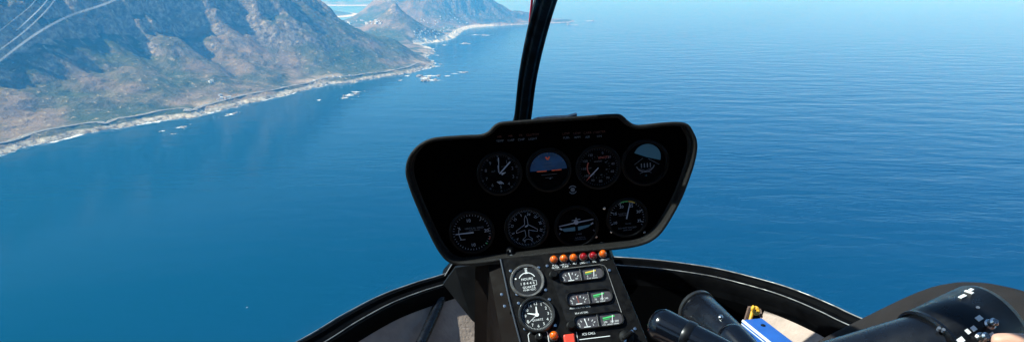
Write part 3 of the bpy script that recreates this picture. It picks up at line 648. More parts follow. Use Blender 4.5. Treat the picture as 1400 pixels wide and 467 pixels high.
# shirt over the torso and a hair cap
skin_mesh('shirt', [[((px_, .02, -.64), (.155, .115)), ((px_, .0, -.50), (.155, .115)), ((px_, .0, -.32), (.175, .125)), ((px_, .02, -.19), (.13, .10)), ((px_, .03, -.145), .065)], [3, ((px_ + .17, .02, -.22), .072), ((px_ + .22, .08, -.34), .062)], [3, ((px_ - .17, .02, -.22), .072), ((px_ - .22, .04, -.34), .062)]], M['shirt'], pilot)
skin_mesh('hair', [[((px_, .03, .03), (.07, .075)), ((px_, .04, .10), (.075, .085)), ((px_, .045, .135), (.05, .055))]], M['hair'], pilot)
hc = at_y(1428, 490, .665)
def finger(pts, r):
    return [[(p, rr) for p, rr in zip(pts, r)]]
# thumb lies on the grip face, four fingers curl round behind it
th = [at_y(1445, 486, .625), at_y(1418, 472, .628), at_y(1388, 467.5, .634), at_y(1364, 466.5, .640), at_y(1354, 465.5, .644)]
skin_mesh('thumb', finger(th, (.016, .0125, .0108, .0100, .0072)), M['skin'], pilot, 3)
for i in range(4):
    b0 = gb_ + (ga - gb_) * (-.18 + .27 * i); s = (1, 1.06, 1.0, .85)[i]
    pts = [hc + V((-.01 * i, .0, -.012 * i))] + [b0 + (u * math.cos(a) + v * math.sin(a)) * .066 for a in np.linspace(PI * .02, -PI * .75 * s, 5)]
    skin_mesh('finger', finger(pts, (.011, .0098, .0095, .009, .0085, .007)), M['skin'], pilot)
seat = thing('pilot_seat', (px_, .0, -1.12), 'dark padded pilot seat under the person in charcoal trousers', 'seat')
SF = Fr(V((px_, 0, -1.12)), V((1, 0, 0)), V((0, 1, 0)), V((0, 0, 1)))
mb = MB('seat'); mb.box(SF, -.24, .24, -.22, .30, .0, .33, 0, .03); mb.build('seat_cushion', seat, smooth=40)
mb = MB('seat'); mb.box(SF, -.24, .24, -.34, -.225, .0, .98, 0, .03); mb.build('backrest', seat, smooth=40)

# ================================================================== TERRAIN
rng = np.random.RandomState(11)
PERM = rng.permutation(512); GR = rng.uniform(0, 2 * PI, 512); GX, GY = np.cos(GR), np.sin(GR)
def perlin(x, y, seed=0):
    xi, yi = np.floor(x).astype(np.int64), np.floor(y).astype(np.int64); xf, yf = x - xi, y - yi
    u = xf * xf * xf * (xf * (xf * 6 - 15) + 10); v = yf * yf * yf * (yf * (yf * 6 - 15) + 10)
    def g(i, j):
        h = PERM[(PERM[(xi + i + seed * 37) & 511] + yi + j) & 511]
        return GX[h] * (xf - i) + GY[h] * (yf - j)
    a, b, c, d = g(0, 0), g(1, 0), g(0, 1), g(1, 1)
    return 1.5 * ((a * (1 - u) + b * u) * (1 - v) + (c * (1 - u) + d * u) * v)
def fbm(x, y, o=5, seed=0, gain=.5):
    s, a = 0, 1.
    for k in range(o): s = s + a * perlin(x * 2 ** k + 13.7 * k, y * 2 ** k - 7.1 * k, seed + k); a *= gain
    return s
def ridged(x, y, o=5, seed=0):
    s, a = 0, 1.
    for k in range(o): s = s + a * (1 - 2 * np.abs(perlin(x * 2 ** k + 3.7 * k, y * 2 ** k + 9.1 * k, seed + k))); a *= .5
    return s
def sst(x, a, b): t = np.clip((x - a) / (b - a), 0, 1); return t * t * (3 - 2 * t)
def sea_pt(x, y): p = at_z(x, y, SEA); return (p.x, p.y)
COAST_PX = [(-300, 300), (-150, 254), (-70, 230), (0, 210), (50, 197), (100, 185), (140, 179), (160, 176), (200, 167), (245, 160), (262, 160), (272, 158), (300, 151), (340, 141), (380, 132), (420, 122), (450, 115), (468, 114), (490, 111),
            (510, 107), (545, 102), (570, 97), (588, 91), (592, 86.5), (584, 81), (579, 77), (590, 74), (593, 71), (588, 66.5), (578, 64), (572, 61), (585, 59), (600, 57), (612, 55), (622, 50), (627, 45), (634, 41), (648, 37.5), (680, 35.5), (720, 33.5), (750, 32.3), (779, 31)]
coast = [sea_pt(*p) for p in COAST_PX] + [(1080, 11900), (600, 12600), (-600, 12700), (-1500, 12400), (-2250, 12050)] + [sea_pt(505, 27), sea_pt(480, 29), sea_pt(462, 31)] + [(-4200, 11600), (-9500, 11400), (-9500, 300), (-1400, 300)]
CO = np.array(coast)
def coast_d(X, Y):
    sh = X.shape; x, y = X.ravel(), Y.ravel(); best = np.full(x.shape, 1e18); ins = np.zeros(x.shape, bool)
    for (ax, ay), (bx_, by) in zip(CO, np.roll(CO, -1, 0)):
        vx, vy = bx_ - ax, by - ay; t = np.clip(((x - ax) * vx + (y - ay) * vy) / (vx * vx + vy * vy), 0, 1)
        best = np.minimum(best, (x - ax - t * vx) ** 2 + (y - ay - t * vy) ** 2)
        if by != ay: ins ^= ((ay > y) != (by > y)) & (x < vx * (y - ay) / vy + ax)
    d = np.sqrt(best); return np.where(ins, d, -d).reshape(sh)
def height(X, Y):
    X, Y = np.asarray(X, float), np.asarray(Y, float); d0 = coast_d(X, Y); s_ = .4 * X + .92 * Y
    d = d0 + 26 * fbm(X / 150, Y / 150, 4, 3) + 14 * ridged(X / 45, Y / 45, 2, 9) * sst(np.abs(d0), 200, 0)
    s = s_
    low = np.interp(d, [-400, -40, 0, 14, 40, 70, 130, 300, 500, 700, 800, 900, 1500, 3000], [-60, -15, 0, 7, 15, 24, 32, 76, 148, 228, 272, 300, 380, 430])
    rav = 52 * np.exp(-((s_ - 2985 - .10 * d) / 85) ** 2) * sst(d, 120, 420) * (1 - sst(d, 900, 1200)) + 34 * np.exp(-((s_ - 2560 - .16 * d) / 70) ** 2) * sst(d, 260, 520) * (1 - sst(d, 800, 1100)) + 40 * np.exp(-((s_ - 3520 + .1 * d) / 70) ** 2) * sst(d, 300, 600) * (1 - sst(d, 800, 1100))
    far = sst(Y, 5600, 6500); low = low * (1 - .80 * far * sst(d, 20, 350))
    w = sst(d, 150, 900)
    butt = 150 * fbm(s / 430 + .3, d / 1500, 3, 21) + 95 * ridged(s / 330, d / 1300, 3, 31) + 34 * ridged(s / 120, d / 700, 3, 33) - 62 + 45 * sst(s, 2520, 2150)
    de = d + butt * w; low = low + .14 * butt * w - rav * (1 - far)
    up = np.interp(de, [600, 850, 878, 945, 968, 1040, 1066, 1160, 1190, 1400, 3500], [0, 45, 105, 130, 200, 228, 300, 335, 395, 440, 500])
    Am = 1 - sst(Y + .25 * (X + 1500), 4750, 5750)
    h = low + Am * up
    nose = np.exp(-(((X + 1710) / 420) ** 2 + ((Y - 5050) / 520) ** 2)); h = h + 190 * nose * sst(d, 100, 600)
    h = h + 85 * np.exp(-(((X + 1010) / 340) ** 2 + ((Y - 5600) / 400) ** 2)) * sst(d, 40, 260)
    r = np.hypot(X + 1295, Y - 7600); pk = 395 * np.exp(-(r / 330) ** 1.0) + 18 * np.exp(-(r / 55) ** 2); h = np.maximum(h, pk * sst(d, 0, 150)) + .25 * np.minimum(h, pk * sst(d, 0, 150)) * far
    k = 560 * np.exp(-((Y - 10650) / 700) ** 2) * sst(X, -2600, -1700) * (1 - sst(X, -250, 420)); h = h + k * sst(d, 40, 700)
    k = 90 * np.exp(-((Y - 11600) / 260) ** 2) * (1 - sst(X, 300, 800)) * sst(X, -200, 200); h = h + k * sst(d, 0, 200)
    rough = sst(d, 20, 350) * (1 - .6 * far * (1 - sst(h, 60, 160)))
    h = h + rough * (22 * fbm(X / 320, Y / 320, 5, 41) + 4 * ridged(s / 90, d / 260, 3, 51) * sst(h, 40, 200) + 4 * ridged(X / 60, Y / 60, 3, 61))
    h = h + 3.0 * ridged(X / 22, Y / 22, 2, 71) * sst(d, 4, 20) * sst(d, 130, 50)
    h = np.where(d < 0, np.minimum(h, d * .375), h)
    return h, d

def grid_mesh(name, xs, ys, fn, mtl, cut=-6):
    X, Y = np.meshgrid(xs, ys); H, D = fn(X, Y); n, m = len(xs), len(ys)
    idx = np.arange(n * m).reshape(m, n)
    q = np.stack([idx[:-1, :-1], idx[:-1, 1:], idx[1:, 1:], idx[1:, :-1]], -1).reshape(-1, 4)
    q = q[(H.ravel()[q] > cut).any(1)]
    used = np.unique(q); mp_ = np.full(n * m, -1); mp_[used] = np.arange(len(used)); q = mp_[q]
    co = np.stack([X.ravel(), Y.ravel(), H.ravel() + SEA], -1)[used]
    return raw_mesh(name, co, q, mtl, D.ravel()[used])
def raw_mesh(name, co, q, mtl, d=None, attr='shore'):
    me = bpy.data.meshes.new(name); me.vertices.add(len(co)); me.vertices.foreach_set('co', co.astype(np.float32).ravel())
    k = q.shape[1]; me.loops.add(q.size); me.loops.foreach_set('vertex_index', q.astype(np.int32).ravel())
    me.polygons.add(len(q)); me.polygons.foreach_set('loop_start', np.arange(0, q.size, k, dtype=np.int32)); me.polygons.foreach_set('loop_total', np.full(len(q), k, np.int32))
    me.polygons.foreach_set('use_smooth', np.ones(len(q), bool)); me.update(calc_edges=True)
    if d is not None: a = me.attributes.new(attr, 'FLOAT', 'POINT'); a.data.foreach_set('value', d.astype(np.float32))
    me.materials.append(mtl); o = bpy.data.objects.new(name, me); COL.objects.link(o); return o

def ramp(nt, src, stops, interp='LINEAR'):
    r = nt.nodes.new('ShaderNodeValToRGB'); r.color_ramp.interpolation = interp
    e = r.color_ramp.elements
    while len(e) < len(stops): e.new(.5)
    for x, (p, c) in zip(e, stops): x.position = p; x.color = (*c, 1)
    nt.links.new(src, r.inputs['Fac']); return r.outputs['Color']
def noise(nt, vec, scale, detail=5, rough=.55):
    n = nt.nodes.new('ShaderNodeTexNoise'); n.inputs['Scale'].default_value = scale; n.inputs['Detail'].default_value = detail; n.inputs['Roughness'].default_value = rough
    nt.links.new(vec, n.inputs['Vector']); return n.outputs['Fac']
def rng_(nt, src, a, b, c=0, d=1, smooth=True):
    r = nt.nodes.new('ShaderNodeMapRange'); r.inputs['From Min'].default_value = a; r.inputs['From Max'].default_value = b; r.inputs['To Min'].default_value = c; r.inputs['To Max'].default_value = d
    if smooth: r.interpolation_type = 'SMOOTHSTEP'
    nt.links.new(src, r.inputs['Value']); return r.outputs['Result']
def mixc(nt, fac, a, b, mode='MIX'):
    m = nt.nodes.new('ShaderNodeMix'); m.data_type = 'RGBA'; m.blend_type = mode
    for s, v in (('Factor', fac), ('A', a), ('B', b)):
        if hasattr(v, 'is_output'): nt.links.new(v, m.inputs[s])
        else: m.inputs[s].default_value = v if s == 'Factor' else (*v, 1)
    return m.outputs['Result']
def math_(nt, op, a, b):
    m = nt.nodes.new('ShaderNodeMath'); m.operation = op
    for i, v in enumerate((a, b)):
        if hasattr(v, 'is_output'): nt.links.new(v, m.inputs[i])
        else: m.inputs[i].default_value = v
    return m.outputs[0]
m, nt, b = new_mat('mountain_scrub'); L = nt.links
geo = nt.nodes.new('ShaderNodeNewGeometry'); P = geo.outputs['Position']
sep = nt.nodes.new('ShaderNodeSeparateXYZ'); L.new(P, sep.inputs[0]); sn = nt.nodes.new('ShaderNodeSeparateXYZ'); L.new(geo.outputs['Normal'], sn.inputs[0])
at = nt.nodes.new('ShaderNodeAttribute'); at.attribute_name = 'shore'; D_ = at.outputs['Fac']
n1, n2, n3, n4 = noise(nt, P, 1 / 420, 6), noise(nt, P, 1 / 110, 7, .62), noise(nt, P, 1 / 28, 5, .65), noise(nt, P, 1 / 700, 4)
scrub = ramp(nt, n1, [(.32, (.022, .032, .013)), (.45, (.055, .056, .026)), (.56, (.110, .088, .048)), (.68, (.190, .140, .090))])
scrub2 = ramp(nt, n2, [(.36, (.014, .024, .009)), (.5, (.070, .064, .034)), (.63, (.200, .150, .098))])
col = mixc(nt, .5, scrub, scrub2)
col = mixc(nt, rng_(nt, n4, .46, .58), mixc(nt, rng_(nt, n1, .45, .55), col, mixc(nt, .5, (.20, .135, .10), col)), mixc(nt, .40, (.030, .050, .018), col))
col = mixc(nt, rng_(nt, n3, .58, .70), col, (.26, .21, .14))
col = mixc(nt, math_(nt, 'MULTIPLY', rng_(nt, n3, .42, .30), .75), col, (.022, .034, .016))
rock = ramp(nt, n3, [(.34, (.06, .05, .04)), (.5, (.17, .135, .105)), (.66, (.34, .28, .22))])
col = mixc(nt, rng_(nt, sn.outputs['Z'], .82, .62), col, rock)
col = mixc(nt, 1., col, (1.58, 1.50, 1.36), 'MULTIPLY')
bare = mixc(nt, n2, (.30, .20, .12), (.46, .36, .25))
dn = math_(nt, 'ADD', D_, math_(nt, 'MULTIPLY', math_(nt, 'SUBTRACT', n2, .5), 190.))
col = mixc(nt, math_(nt, 'MULTIPLY', rng_(nt, dn, 190, 110), rng_(nt, n1, .54, .62)), col, bare)
shr = ramp(nt, n3, [(.34, (.16, .125, .085)), (.48, (.42, .35, .26)), (.64, (.66, .58, .47))])
ds = math_(nt, 'ADD', D_, math_(nt, 'MULTIPLY', math_(nt, 'SUBTRACT', n3, .5), 30.))
col = mixc(nt, rng_(nt, ds, 40, 22), col, shr)
col = mixc(nt, rng_(nt, ds, 6, -3), col, (.10, .085, .07))
# sand in the far bays
sandm = math_(nt, 'MULTIPLY', math_(nt, 'MULTIPLY', rng_(nt, sep.outputs['Y'], 6300, 6500), rng_(nt, sep.outputs['X'], -120, -420)), rng_(nt, ds, 90, 55))
col = mixc(nt, sandm, col, (.72, .64, .52))
L.new(col, b.inputs['Base Color']); b.inputs['Roughness'].default_value = .95; b.inputs['Specular IOR Level'].default_value = .1
bp = nt.nodes.new('ShaderNodeBump'); bp.inputs['Strength'].default_value = .8; bp.inputs['Distance'].default_value = 16
L.new(math_(nt, 'ADD', n3, math_(nt, 'MULTIPLY', n2, 2.)), bp.inputs['Height']); L.new(bp.outputs['Normal'], b.inputs['Normal'])
M['land'] = m

SPLIT = 6400.
xs = np.arange(-6200, 1250, 13.)
mo = grid_mesh('mountain', xs[xs < 0], np.concatenate([np.arange(900, 5400, 12.), np.arange(5400, SPLIT + 1, 14.28571)]), height, M['land'])
tag(mo, 'steep rocky mountain range with cliffs above the coast road', 'mountain', None, 'structure')
mo2 = grid_mesh('headland', xs, np.arange(SPLIT, 12900, 26.), height, M['land']); tag(mo2, 'hazy headland with a pointed peak beyond the bay', 'headland', None, 'structure')
def blobs(lst):
    def f(X, Y):
        h = -40. + 0 * X
        for x, y, a, sx, sy in lst: h = h + a * np.exp(-(((X - x) / sx) ** 2 + ((Y - y) / sy) ** 2))
        h = h + 14 * ridged(X / 500, Y / 500, 4, 5) * sst(h, 0, 120) + 3 * fbm(X / 200, Y / 200, 3, 6); return h, h * 4
    return f
o = grid_mesh('far_mountain', np.arange(-9500, -2600, 45.), np.arange(11700, 17500, 60.), blobs([(-6300, 14300, 900, 1750, 1300), (-4700, 13600, 130, 900, 700)]), M['land']); tag(o, 'far mountain fading in haze behind the cliff shoulder', 'mountain', None, 'structure')
o = grid_mesh('distant_shore', np.arange(-14000, -2600, 90.), np.arange(20200, 26500, 90.), blobs([(-9000, 24000, 300, 4500, 2000), (-4800, 22600, 150, 1600, 1300)]), M['land']); tag(o, 'distant pale shore across the far bay', 'shore', None, 'structure')

# coast road
dense = smooth_path([V((x, y, 0)) for x, y in coast[:23]], 14)
def norm2(path, k): t = path[min(k + 1, len(path) - 1)] - path[max(k - 1, 0)]; return V((-t.y, t.x, 0)).normalized()
for it in range(30): dense = [dense[0]] + [(dense[k - 1] + dense[k] * 2 + dense[k + 1]) / 4 for k in range(1, len(dense) - 1)] + [dense[-1]]
ctr = [p + norm2(dense, k) * (66 + 12 * math.sin(k * .11) + 6 * math.sin(k * .31 + 1)) for k, p in enumerate(dense)]
def zat(pts): return height(np.array([p.x for p in pts]), np.array([p.y for p in pts]))[0]
m = mat('asphalt_worn', (.20, .19, .18), .9, vary=.25, vscale=.05); M['asphalt'] = m
M['verge'] = mat('road_verge', (.42, .37, .29), .95, vary=.3, vscale=.04)
def ribbon(name, offs_, mtl, lift, label=None, kind='structure'):
    rows = [[p + norm2(ctr, k) * o_ for k, p in enumerate(ctr)] for o_ in offs_]
    zc = zat(ctr); zc = np.convolve(np.pad(zc, 6, mode='edge'), np.ones(13) / 13, 'valid'); zr = [np.maximum(zat(r), zc) for r in rows]
    co = np.array([[(p.x, p.y, z + SEA + lift) for p, z in zip(r, zz)] for r, zz in zip(rows, zr)]); n = len(ctr)
    idx = np.arange(co.shape[0] * n).reshape(co.shape[0], n); q = np.stack([idx[:-1, :-1], idx[:-1, 1:], idx[1:, 1:], idx[1:, :-1]], -1).reshape(-1, 4)
    o = raw_mesh(name, co.reshape(-1, 3), q, M[mtl]); o['kind'] = kind
    if label: o['label'] = label
    return o
ribbon('road_verge', (-9, -4.5, 4.5, 9), 'verge', 2.0, 'pale gravel verge along the coast road'); ribbon('road', (-5, 0, 5), 'asphalt', 2.6, 'coast road running above the rocky shore')

# ================================================================== SEA, SURF
m, nt, b = new_mat('sea_water'); L = nt.links
geo = nt.nodes.new('ShaderNodeNewGeometry'); P = geo.outputs['Position']
def mapped(rot, sc):
    mp_ = nt.nodes.new('ShaderNodeMapping'); mp_.inputs['Rotation'].default_value = (0, 0, rot); mp_.inputs['Scale'].default_value = sc; L.new(P, mp_.inputs['Vector']); return mp_.outputs['Vector']
w1 = noise(nt, mapped(A(14), (1 / 330, 1 / 125, 1)), 1, 4, .55)
w2 = noise(nt, mapped(A(8), (1 / 95, 1 / 42, 1)), 1, 4, .6)
w3 = noise(nt, mapped(A(22), (1 / 26, 1 / 13, 1)), 1, 4, .6)
w0 = noise(nt, mapped(A(-20), (1 / 2600, 1 / 900, 1)), 1, 3, .5)
hgt = math_(nt, 'ADD', math_(nt, 'MULTIPLY', w1, 18.), math_(nt, 'ADD', math_(nt, 'MULTIPLY', w2, 4.), math_(nt, 'MULTIPLY', w3, .6)))
sx = nt.nodes.new('ShaderNodeSeparateXYZ'); L.new(P, sx.inputs[0])
lee = rng_(nt, math_(nt, 'ADD', sx.outputs['X'], math_(nt, 'MULTIPLY', w0, 900.)), -900, 2300, .11, .48)   # calmer in the lee of the coast
hgt = math_(nt, 'MULTIPLY', hgt, lee)
bp = nt.nodes.new('ShaderNodeBump'); bp.inputs['Strength'].default_value = 1; bp.inputs['Distance'].default_value = 1.; L.new(hgt, bp.inputs['Height']); L.new(bp.outputs['Normal'], b.inputs['Normal'])
col = mixc(nt, rng_(nt, math_(nt, 'ADD', sx.outputs['X'], math_(nt, 'MULTIPLY', w0, 1500.)), -700, 2200), (.0, .046, .088), (.0, .029, .084))   # green shelf water inshore, deep blue further out
L.new(col, b.inputs['Base Color']); b.inputs['Roughness'].default_value = .9; b.inputs['Specular IOR Level'].default_value = 0
fr_ = nt.nodes.new('ShaderNodeFresnel'); fr_.inputs['IOR'].default_value = 1.33; L.new(bp.outputs['Normal'], fr_.inputs['Normal'])
gl = nt.nodes.new('ShaderNodeBsdfGlossy'); gl.inputs['Color'].default_value = (.74, .88, 1.0, 1); gl.inputs['Roughness'].default_value = .1; L.new(bp.outputs['Normal'], gl.inputs['Normal'])
mx = nt.nodes.new('ShaderNodeMixShader'); L.new(rng_(nt, fr_.outputs[0], .105, 1.0, 0, .97, False), mx.inputs[0]); L.new(b.outputs[0], mx.inputs[1]); L.new(gl.outputs[0], mx.inputs[2]); L.new(mx.outputs[0], nt.nodes['Material Output'].inputs['Surface'])
M['sea'] = m
gx = np.linspace(-45000, 45000, 46); gy = np.linspace(-9000, 56000, 34); X, Y = np.meshgrid(gx, gy)
idx = np.arange(X.size).reshape(X.shape); q = np.stack([idx[:-1, :-1], idx[:-1, 1:], idx[1:, 1:], idx[1:, :-1]], -1).reshape(-1, 4)
o = raw_mesh('sea', np.stack([X.ravel(), Y.ravel(), np.full(X.size, SEA)], -1), q, m); tag(o, 'deep blue sea with long low swells', 'sea', None, 'structure')
# foam
m, nt, b = new_mat('sea_foam'); L = nt.links; out = nt.nodes['Material Output']
geo = nt.nodes.new('ShaderNodeNewGeometry'); at = nt.nodes.new('ShaderNodeAttribute'); at.attribute_name = 'fade'
tp = nt.nodes.new('ShaderNodeBsdfTransparent'); mx = nt.nodes.new('ShaderNodeMixShader')
nn = math_(nt, 'ADD', math_(nt, 'MULTIPLY', noise(nt, geo.outputs['Position'], 1 / 16, 6, .7), .75), math_(nt, 'MULTIPLY', noise(nt, geo.outputs['Position'], 1 / 90, 4), .35))
fac = rng_(nt, math_(nt, 'ADD', nn, math_(nt, 'MULTIPLY', math_(nt, 'SUBTRACT', at.outputs['Fac'], 1.), .55)), .40, .68)
b.inputs['Base Color'].default_value = (.85, .87, .88, 1); b.inputs['Roughness'].default_value = .8
L.new(fac, mx.inputs[0]); L.new(tp.outputs[0], mx.inputs[1]); L.new(b.outputs[0], mx.inputs[2]); L.new(mx.outputs[0], out.inputs['Surface']); M['foam'] = m
fco, fq, ffd = [], [], []; nb = 0
def patch(px, py, rx, ry, rot=0, st=1.0, world=None):
    """an irregular foam patch: centre by bearing, half-length and half-width in metres"""
    global nb
    c = world or sea_pt(px, py); nr, na = 4, 20; ph = random.random() * 10
    pts = [(c[0], c[1], 0, st)]
    for i in range(1, nr + 1):
        for j in range(na):
            a = 2 * PI * j / na; k = (1 + .28 * math.sin(3 * a + ph) + .2 * math.sin(5 * a + 2 * ph)) * i / nr
            u, v_ = rx * k * math.cos(a), ry * k * math.sin(a); pts.append((c[0] + u * math.cos(rot) - v_ * math.sin(rot), c[1] + u * math.sin(rot) + v_ * math.cos(rot), 0, st * (1 - (i / nr) ** 1.5)))
    for p in pts: fco.append((p[0], p[1], SEA + .5 + .01 * len(PN))); ffd.append(p[3])
    for j in range(na): fq.append((nb, nb + 1 + j, nb + 1 + (j + 1) % na, nb + 1 + (j + 1) % na))
    for i in range(nr - 1):
        for j in range(na): a0 = nb + 1 + i * na; fq.append((a0 + j, a0 + na + j, a0 + na + (j + 1) % na, a0 + (j + 1) % na))
    nb = len(fco); PN.append(1)
PN = []; ROCKS = []
def rockfoam(px, py, rx, ry, rot=0, rocks=2, st=1.15):
    patch(px, py, rx, ry, rot, st); c = sea_pt(px, py)
    for i in range(5):
        a = random.uniform(0, 2 * PI); k = random.uniform(.9, 1.9); patch(0, 0, rx * random.uniform(.18, .4), ry * random.uniform(.12, .28), random.uniform(0, 3), random.uniform(.75, 1.0), (c[0] + rx * k * math.cos(a), c[1] + ry * k * math.sin(a)))
    for i in range(rocks):
        u, v_ = random.uniform(-.6, .6) * rx, random.uniform(-.5, .5) * ry
        ROCKS.append((c[0] + u * math.cos(rot) - v_ * math.sin(rot), c[1] + u * math.sin(rot) + v_ * math.cos(rot), random.uniform(.12, .22) * min(rx, ry * 1.6)))
rockfoam(247, 174, 46, 42, .3, 3); rockfoam(223, 179, 22, 26, .3, 1); rockfoam(236, 183, 24, 18, .3, 1); rockfoam(316, 156, 42, 55, .5, 3); rockfoam(310, 158, 25, 30, .3, 1); rockfoam(245, 160, 20, 20, 0, 1)
rockfoam(436, 137, 22, 34, 0, 1); rockfoam(478, 130, 60, 105, .1, 4); rockfoam(471, 134, 40, 60, 0, 2); rockfoam(486, 126, 50, 60, 0, 1); rockfoam(580, 107, 75, 120, .2, 3); rockfoam(592, 110, 120, 90, .1, 2); rockfoam(588, 104, 120, 80, .1, 2); rockfoam(612, 104, 50, 55, .1, 1); rockfoam(633, 99, 75, 70, .3, 2); rockfoam(622, 101, 60, 40, .3, 0)
rockfoam(557, 104, 35, 60, 0, 1); rockfoam(548, 110, 30, 45, 0, 1); rockfoam(596, 91, 60, 110, 0, 1); rockfoam(602, 88, 40, 60, 0, 1); rockfoam(636, 60, 130, 100, 0, 1); rockfoam(650, 48, 110, 130, 0, 0); rockfoam(665, 48.5, 120, 100, 0, 1); rockfoam(608, 62, 70, 90, 0, 1); rockfoam(805, 29, 130, 250, 0, 1); rockfoam(785, 34.5, 160, 160, 0, 1); rockfoam(598, 76, 40, 60, 0, 0)
for x, y in ((505, 130), (515, 128), (524, 125.5), (533, 123), (541, 121), (550, 119)): patch(x, y, 85, 16, .45, .86)
patch(338, 421, 7, 7, 0, .95); patch(337, 414, 4, 5, 0, .9); patch(1342, 4, 500, 700, 0, .8)
# surf along the shore, following the water's edge
xs2 = np.arange(-4200, 1250, 16.); ys2 = np.arange(1500, 12000, 16.); X, Y = np.meshgrid(xs2, ys2); Dm = coast_d(X, Y); near = np.abs(Dm) < 110
H_ = np.full(X.shape, 99.); Ds = np.full(X.shape, 999.); h_, d_ = height(X[near], Y[near]); Ds[near] = d_
idx = np.arange(X.size).reshape(X.shape); q = np.stack([idx[:-1, :-1], idx[:-1, 1:], idx[1:, 1:], idx[1:, :-1]], -1).reshape(-1, 4)
dd = Ds.ravel()[q]; q = q[((dd > -60) & (dd < 30)).all(1)]; used = np.unique(q); mp_ = np.full(X.size, -1); mp_[used] = np.arange(len(used)); q = mp_[q] + nb
fade = 1.0 * np.exp(-((Ds.ravel()[used] + 6) / 20) ** 2) + .22 * fbm(X.ravel()[used] / 240, Y.ravel()[used] / 240, 2, 77)
co = np.concatenate([np.array(fco), np.stack([X.ravel()[used], Y.ravel()[used], np.full(len(used), SEA + .3)], -1)])
o = raw_mesh('surf', co, np.concatenate([np.array(fq), q]), M['foam'], np.concatenate([np.array(ffd), fade]), 'fade')
bm = bmesh.new(); bm.from_mesh(o.data); bmesh.ops.dissolve_degenerate(bm, dist=1e-4, edges=bm.edges); bm.to_mesh(o.data); bm.free()
tag(o, 'white surf breaking on the rocky shore and offshore rocks', 'surf', None, 'stuff')
# offshore rocks
M['searock'] = mat('sea_rock', (.30, .25, .20), .9, vary=.4, vscale=.08, bump=.8, bscale=.1, bdist=3)
rocks_me = []
for k in range(4):
    bm = bmesh.new(); bmesh.ops.create_icosphere(bm, subdivisions=3, radius=1)
    for v_ in bm.verts:
        p = np.array(v_.co) * 1.6 + k * 11.3
        f_ = 1 + .35 * float(fbm(np.array([p[0] + p[2]]), np.array([p[1] - p[2]]), 3, k)[0]); v_.co = V((v_.co.x * f_ * 1.3, v_.co.y * f_, v_.co.z * f_ * .55))
    me = bpy.data.meshes.new('sea_rock'); bm.to_mesh(me); bm.free(); me.materials.append(M['searock']); rocks_me.append(me)
for x, y, s in ROCKS:
    o = bpy.data.objects.new('sea_rock', random.choice(rocks_me)); COL.objects.link(o); o.location = (x, y, SEA); s = max(s, 4); o.scale = (s, s, s); o.rotation_euler.z = random.uniform(0, 6.3)
    tag(o, 'wave-washed brown rock standing in white foam off the coast', 'rock', 'rocks awash off the shore')
# ================================================================== HOUSES
M['wallw'] = mat('house_white', (.80, .78, .74), .8, vary=.06, vscale=.3); M['roofr'] = mat('house_roof', (.30, .19, .14), .85, vary=.3, vscale=.3); M['roofg'] = mat('house_roof_grey', (.34, .34, .35), .8, vary=.2, vscale=.3); M['roofw'] = mat('house_roof_white', (.78, .78, .78), .7, vary=.1, vscale=.3); M['pane'] = mat('window_dark', (.02, .03, .04), .2)
def house_mesh(w, d, h, roof, flat=False):
    mb = MB('wallw', roof, 'pane'); F = Fr(V((0, 0, 0)), V((1, 0, 0)), V((0, 1, 0)), V((0, 0, 1)))
    mb.box(F, -w / 2, w / 2, -d / 2, d / 2, -6, h, 0)
    e = .6
    if flat: mb.box(F, -w / 2 - e, w / 2 + e, -d / 2 - e, d / 2 + e, h + .01, h + .6, 1)
    else:
        r = [(-w / 2 - e, -d / 2 - e, h + .01), (w / 2 + e, -d / 2 - e, h + .01), (w / 2 + e, d / 2 + e, h + .01), (-w / 2 - e, d / 2 + e, h + .01), (-w / 2 + d * .25, 0, h + d * .3), (w / 2 - d * .25, 0, h + d * .3)]
        mb.add(r, [(0, 1, 5, 4), (2, 3, 4, 5), (1, 2, 5), (3, 0, 4), (3, 2, 1, 0)], 1)
    nw = int(w // 4)
    for i in range(nw):
        x = -w / 2 + (i + .5) * w / nw
        for s in (-1, 1): mb.box(Fr(V((0, s * d / 2, 0)), V((1, 0, 0)), V((0, 0, 1)), V((0, s, 0))), x - 1, x + 1, 1., 2.6, .01, .08, 2)
    return mb
hm = []
for args in ((13, 9, 5, 'roofr'), (16, 10, 6.5, 'roofg'), (12, 11, 7, 'roofw', True), (20, 10, 6, 'roofw', True), (15, 9, 4.5, 'roofg')):
    o = house_mesh(*args).build('house'); hm.append(o.data); bpy.data.objects.remove(o)
def land_hit(px, py):
    r = ray(px, py).normalized(); ts = np.linspace(2000, 16000, 2800); h_, _ = height(r.x * ts, r.y * ts); below = (h_ + SEA) > r.z * ts
    if not below.any(): return None
    t = ts[np.argmax(below)]; return r.x * t, r.y * t
def put_house(px, py, label, group, sc=1.0):
    c = land_hit(px, py)
    if c is None: return
    h_, d_ = height(np.array([c[0]]), np.array([c[1]]))
    if d_[0] < 40: return
    o = bpy.data.objects.new('house', random.choice(hm)); COL.objects.link(o); o.location = (c[0], c[1], SEA + float(h_[0]) + .5); o.rotation_euler.z = random.uniform(0, 3.14); o.scale = (sc, sc, sc); tag(o, label, 'house', group)
for i in range(85):
    x = random.uniform(566, 640); y = random.uniform(40, 60) - (x - 566) * .12
    put_house(x, y, 'small white house in the village above the far beach', 'houses of the beach village', random.uniform(.9, 1.5))
for i in range(22): put_house(random.uniform(575, 640), random.uniform(22, 34), 'white house on the upper slope beneath the far headland', 'houses on the upper headland slope', random.uniform(.9, 1.5))
for i in range(26): put_house(random.uniform(472, 522), random.uniform(28, 33) , 'pale house on the sandy flat behind the pointed peak', 'houses behind the peak', random.uniform(1.3, 2.2))
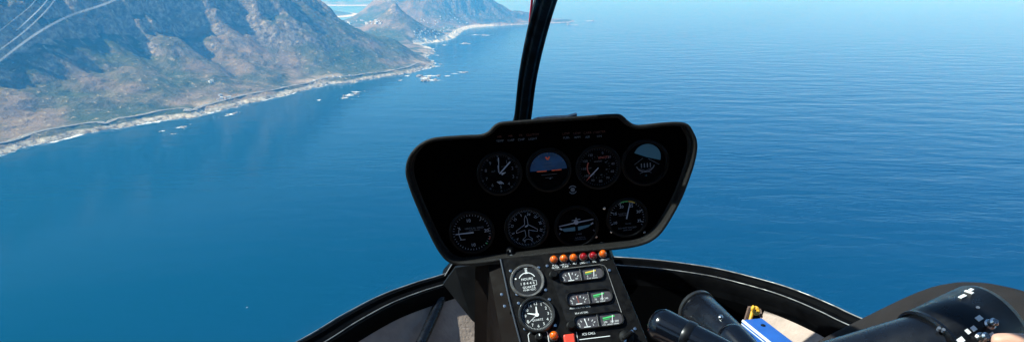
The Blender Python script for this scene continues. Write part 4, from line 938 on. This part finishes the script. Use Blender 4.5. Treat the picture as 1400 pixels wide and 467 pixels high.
for x, y in ((298, 137), (303, 135), (308, 133), (313, 133.5), (301, 131), (309, 136.5)): put_house(x, y, 'white resort building in the cluster beside the coast road', 'resort buildings by the coast road', random.uniform(.9, 1.3))
for x, y in ((287, 113), (290, 111)): put_house(x, y, 'white building standing by itself up the green ravine', 'buildings up the ravine', 1.1)
for x, y in ((447, 107), (456, 105), (466, 106), (478, 103.5), (430, 111)): put_house(x, y, 'lone white cottage between the coast road and the rocky point', 'cottages by the rocky point', 1.0)

# ================================================================== AIR, SKY, SUN
hz = MB(); F = Fr(V((0, 0, 0)), V((1, 0, 0)), V((0, 1, 0)), V((0, 0, 1))); hz.box(F, -45500, 45500, -9500, 56500, SEA - 62, 420)
m = bpy.data.materials.new('haze_air'); m.use_nodes = True; nt = m.node_tree; nt.nodes.clear()
out = nt.nodes.new('ShaderNodeOutputMaterial'); pv = nt.nodes.new('ShaderNodeVolumePrincipled')
pv.inputs['Color'].default_value = (.075, .46, 1.0, 1); pv.inputs['Density'].default_value = 1.0e-4; pv.inputs['Absorption Color'].default_value = (1, 1, 1, 1); pv.inputs['Anisotropy'].default_value = 0.0
nt.links.new(pv.outputs[0], out.inputs['Volume']); hz.mats = [m]
ho = hz.build('haze'); tag(ho, 'blue coastal haze over the sea and mountains', 'haze', None, 'stuff')
SUNV = V((-.655, -.06, .755)).normalized()
el = math.asin(SUNV.z)
w = bpy.data.worlds.new('World'); SC.world = w; w.use_nodes = True; nt = w.node_tree
sky = nt.nodes.new('ShaderNodeTexSky'); sky.sky_type = 'NISHITA'; sky.sun_disc = False; sky.sun_elevation = el
sky.sun_rotation = math.atan2(SUNV.x, SUNV.y); sky.altitude = 600; sky.air_density = 1.0; sky.dust_density = .3; sky.ozone_density = 2.5
nt.links.new(sky.outputs[0], nt.nodes['Background'].inputs[0]); nt.nodes['Background'].inputs[1].default_value = .085
sl = bpy.data.lights.new('sun', 'SUN'); sl.energy = 5.0; sl.angle = math.radians(.53); sl.color = (1, .96, .9)
so = bpy.data.objects.new('sun', sl); COL.objects.link(so); so.rotation_euler = SUNV.to_track_quat('Z', 'Y').to_euler()
SC.view_settings.view_transform = 'Standard'; SC.view_settings.look = 'None'; SC.view_settings.gamma = 1; SC.view_settings.exposure = .75
SC.render.engine = 'CYCLES'; c = SC.cycles
c.use_denoising = True; c.max_bounces = 6; c.transparent_max_bounces = 12; c.volume_bounces = 1; c.sample_clamp_indirect = 4
c.use_adaptive_sampling = True; c.adaptive_threshold = .02
